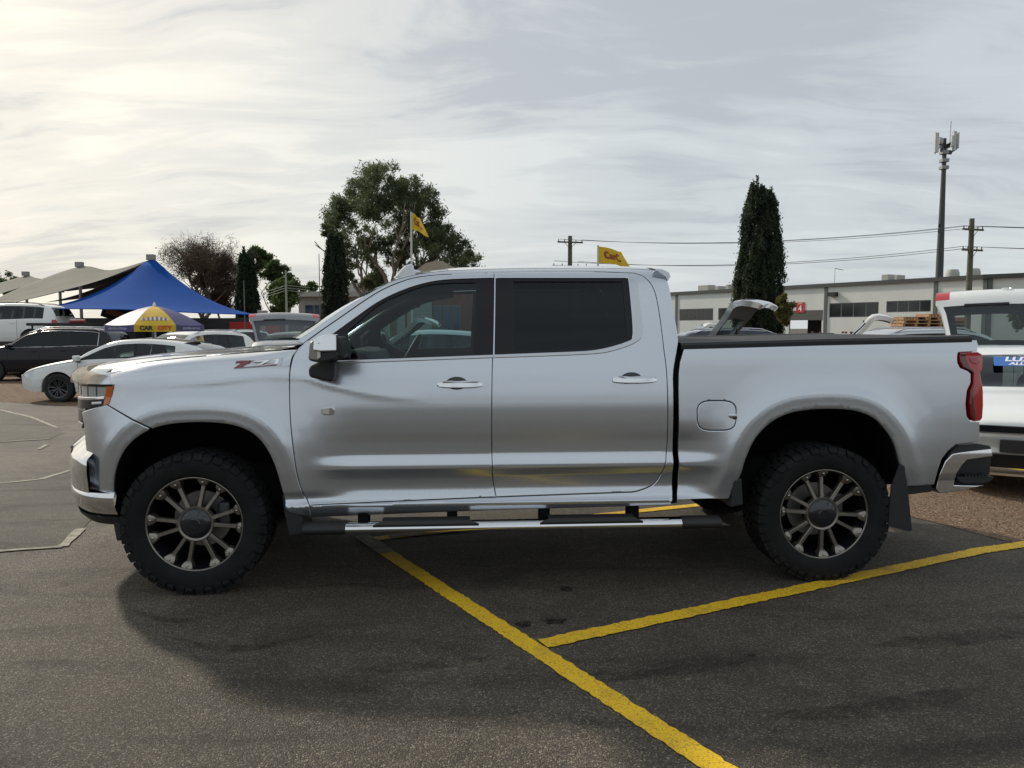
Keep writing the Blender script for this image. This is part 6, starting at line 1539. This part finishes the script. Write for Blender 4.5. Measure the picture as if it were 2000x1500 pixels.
def cypress(px, pyt, halfpx, Y, label, seed, top=.35, lean=0.0, n=14000, mat=('cypress_leaf', (.019, .031, .018), (.048, .068, .037))):
    o, x, g = tree_at(px, Y, label, 'cypress_tree'); s = Y / FPX; H = zpx(pyt, Y, g); W = halfpx * s
    MB().tube([(0, 0, 0), (0, 0, H * .9)], [.22, .03], 8).build('trunk', barkd, o, smooth=60)
    r = np.random.RandomState(seed)
    prof = pchip([0, .15, .28, .43, .57, .745, .905, .96, 1.0], [.85, .96, 1.0, .95, .83, .67, .50, .36, .14])
    P = []
    # upright feathery sprays round the column
    nsp = 420
    for k in range(nsp):
        t = r.uniform(.02, .90); a = r.uniform(0, 6.283); rad = W * float(prof(t)) * r.uniform(.72, 1.0) * (1 + .10 * math.sin(3 * a + seed)); L = H * r.uniform(.06, .13); c = np.array((rad * math.cos(a) + lean * t, rad * math.sin(a), t * H)); m_ = n // nsp
        u = r.uniform(0, 1, (m_, 1)); q = r.normal(size=(m_, 3)) * np.array((.15, .15, .10)) * W * .62 * (1 - .75 * u); P.append(c + np.hstack([-np.cos(a) * u * L * .10, -np.sin(a) * u * L * .10, u * L]) + q)
    P = np.concatenate(P); V, F_ = leaves(P, .17, 0, 1.3, .42, seed); mesh_np('crown', V, F_, leafmat(*mat), o)
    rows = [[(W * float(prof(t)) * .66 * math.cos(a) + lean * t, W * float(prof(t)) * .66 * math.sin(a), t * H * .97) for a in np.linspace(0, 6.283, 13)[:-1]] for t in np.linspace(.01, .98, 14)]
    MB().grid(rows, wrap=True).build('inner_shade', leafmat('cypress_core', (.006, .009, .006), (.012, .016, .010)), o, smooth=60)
cypress(1480, 358, 49, 48, 'tall dense dark cypress standing before the cream warehouse', 1, 1.6, n=76000)
cypress(657, 453, 28, 50, 'dark cypress column beside the tall gum tree', 2, 1.4, n=32000)
cypress(487, 487, 25, 53, 'dark pointed cypress between bare tree and green trees', 3, .8, n=26000)
def bushy(px, pyt, pyb, halfpx, Y, label, seed, name='broad_tree', mat=('mid_leaf', (.050, .078, .030), (.12, .16, .06)), dens=2600, size=.28, trunk=True, blobs=16, cat='tree'):
    o, x, g = tree_at(px, Y, label, name); o['category'] = cat; s = Y / FPX; zt = zpx(pyt, Y, g); zb = max(.3, zpx(pyb, Y, g)); W = halfpx * s; r = np.random.RandomState(seed); P = []
    if trunk: limbs([((0, 0, 0), (.05, 0, 1), zt * .42, max(.08, W * .06))], seed, 2, barkd, o, spread=.6, up=.3)
    for k in range(blobs):
        a = r.uniform(0, 6.283); t = r.uniform(0, 1); rr = W * .72 * math.sqrt(r.uniform(0, 1)) * (1 - .45 * abs(2 * t - .9) ** 2); c = np.array((rr * math.cos(a), rr * math.sin(a) * .8, zb + (zt - zb) * (.12 + .76 * t))); R_ = W * r.uniform(.24, .40); n = int(dens / blobs * 4)
        for sb in range(5):
            c2 = c + r.normal(size=3) * R_ * .45; q = r.normal(size=(n // 3, 3)) * R_ * r.uniform(.18, .32); P.append(c2 + q)
    P = np.concatenate(P); P = P[P[:, 2] > .05]; V, F_ = leaves(P, size * .78, .1, .1, .55, seed); mesh_np('crown' if trunk else 'foliage', V, F_, leafmat(*mat), o); return o
bushy(505, 482, 530, 26, 66, 'green round-topped tree behind the dark left cypress', 11, blobs=12)
bushy(545, 510, 560, 34, 64, 'spreading green tree behind the pale timber post', 12, blobs=16)
bushy(556, 545, 612, 42, 58, 'low light green tree in front of the spreading green tree', 13, mat=('light_leaf', (.07, .11, .035), (.16, .21, .07)), blobs=18)
bushy(608, 552, 590, 20, 80, 'small pale green tree left of the grey office', 14, blobs=9, dens=900)
bushy(430, 500, 610, 48, 63, 'rusty brown thicket tree beside the bare tree', 15, mat=('rust_leaf', (.05, .034, .024), (.10, .066, .044)), blobs=20, dens=3000, size=.22)
bushy(18, 541, 575, 34, 80, 'dark green tree peeping over the far beige sail', 16, blobs=10, dens=1200)
bushy(1528, 575, 640, 26, 44, 'yellow green shrub at the foot of the tall cypress', 17, name='shrub', mat=('yellow_leaf', (.06, .065, .02), (.15, .14, .045)), trunk=False, blobs=14, dens=2200, size=.18, cat='shrub')
bushy(1985, 566, 640, 30, 42, 'green palm-like shrub before the warehouse wing', 18, name='shrub', mat=('light_leaf', (.07, .11, .035), (.16, .21, .07)), trunk=False, blobs=10, dens=1600, size=.3, cat='shrub')
bushy(735, 535, 570, 26, 70, 'low dull green tree behind the tall gum', 19, blobs=10, dens=1200)
def bare():
    Y = 60; o, x, g = tree_at(392, Y, 'bare winter tree with fine twigs and rusty leaves behind the blue sail', 'bare_tree'); s = Y / FPX; H = zpx(438, Y, g)
    ends = limbs([((0, 0, 0), (-.05, 0, 1), H * .27, .20)], 21, 5, M('twig_bark', (.10, .078, .060), .9, var=.3), o, spread=.85, shrink=.76, up=.20, curl=.3, kids=(3, 4), seg=5)
    E = np.array([tuple(e) for e in ends]); r = np.random.RandomState(5); E = E[r.choice(len(E), int(len(E) * .55), False)]; P = np.repeat(E, 9, 0) + r.normal(size=(len(E) * 9, 3)) * .30
    V, F_ = leaves(P, .75, -.5, .2, .035, 6); mesh_np('twigs', V, F_, M('twig_bark', (.10, .068, .052), .9, var=.3), o)
    E2 = E[E[:, 2] < H * .78]; P = np.repeat(E2, 5, 0) + r.normal(size=(len(E2) * 5, 3)) * .35
    V, F_ = leaves(P, .17, .2, 0, .5, 6); mesh_np('crown', V, F_, leafmat('rust_sparse', (.07, .045, .026), (.15, .095, .052)), o)
bare()
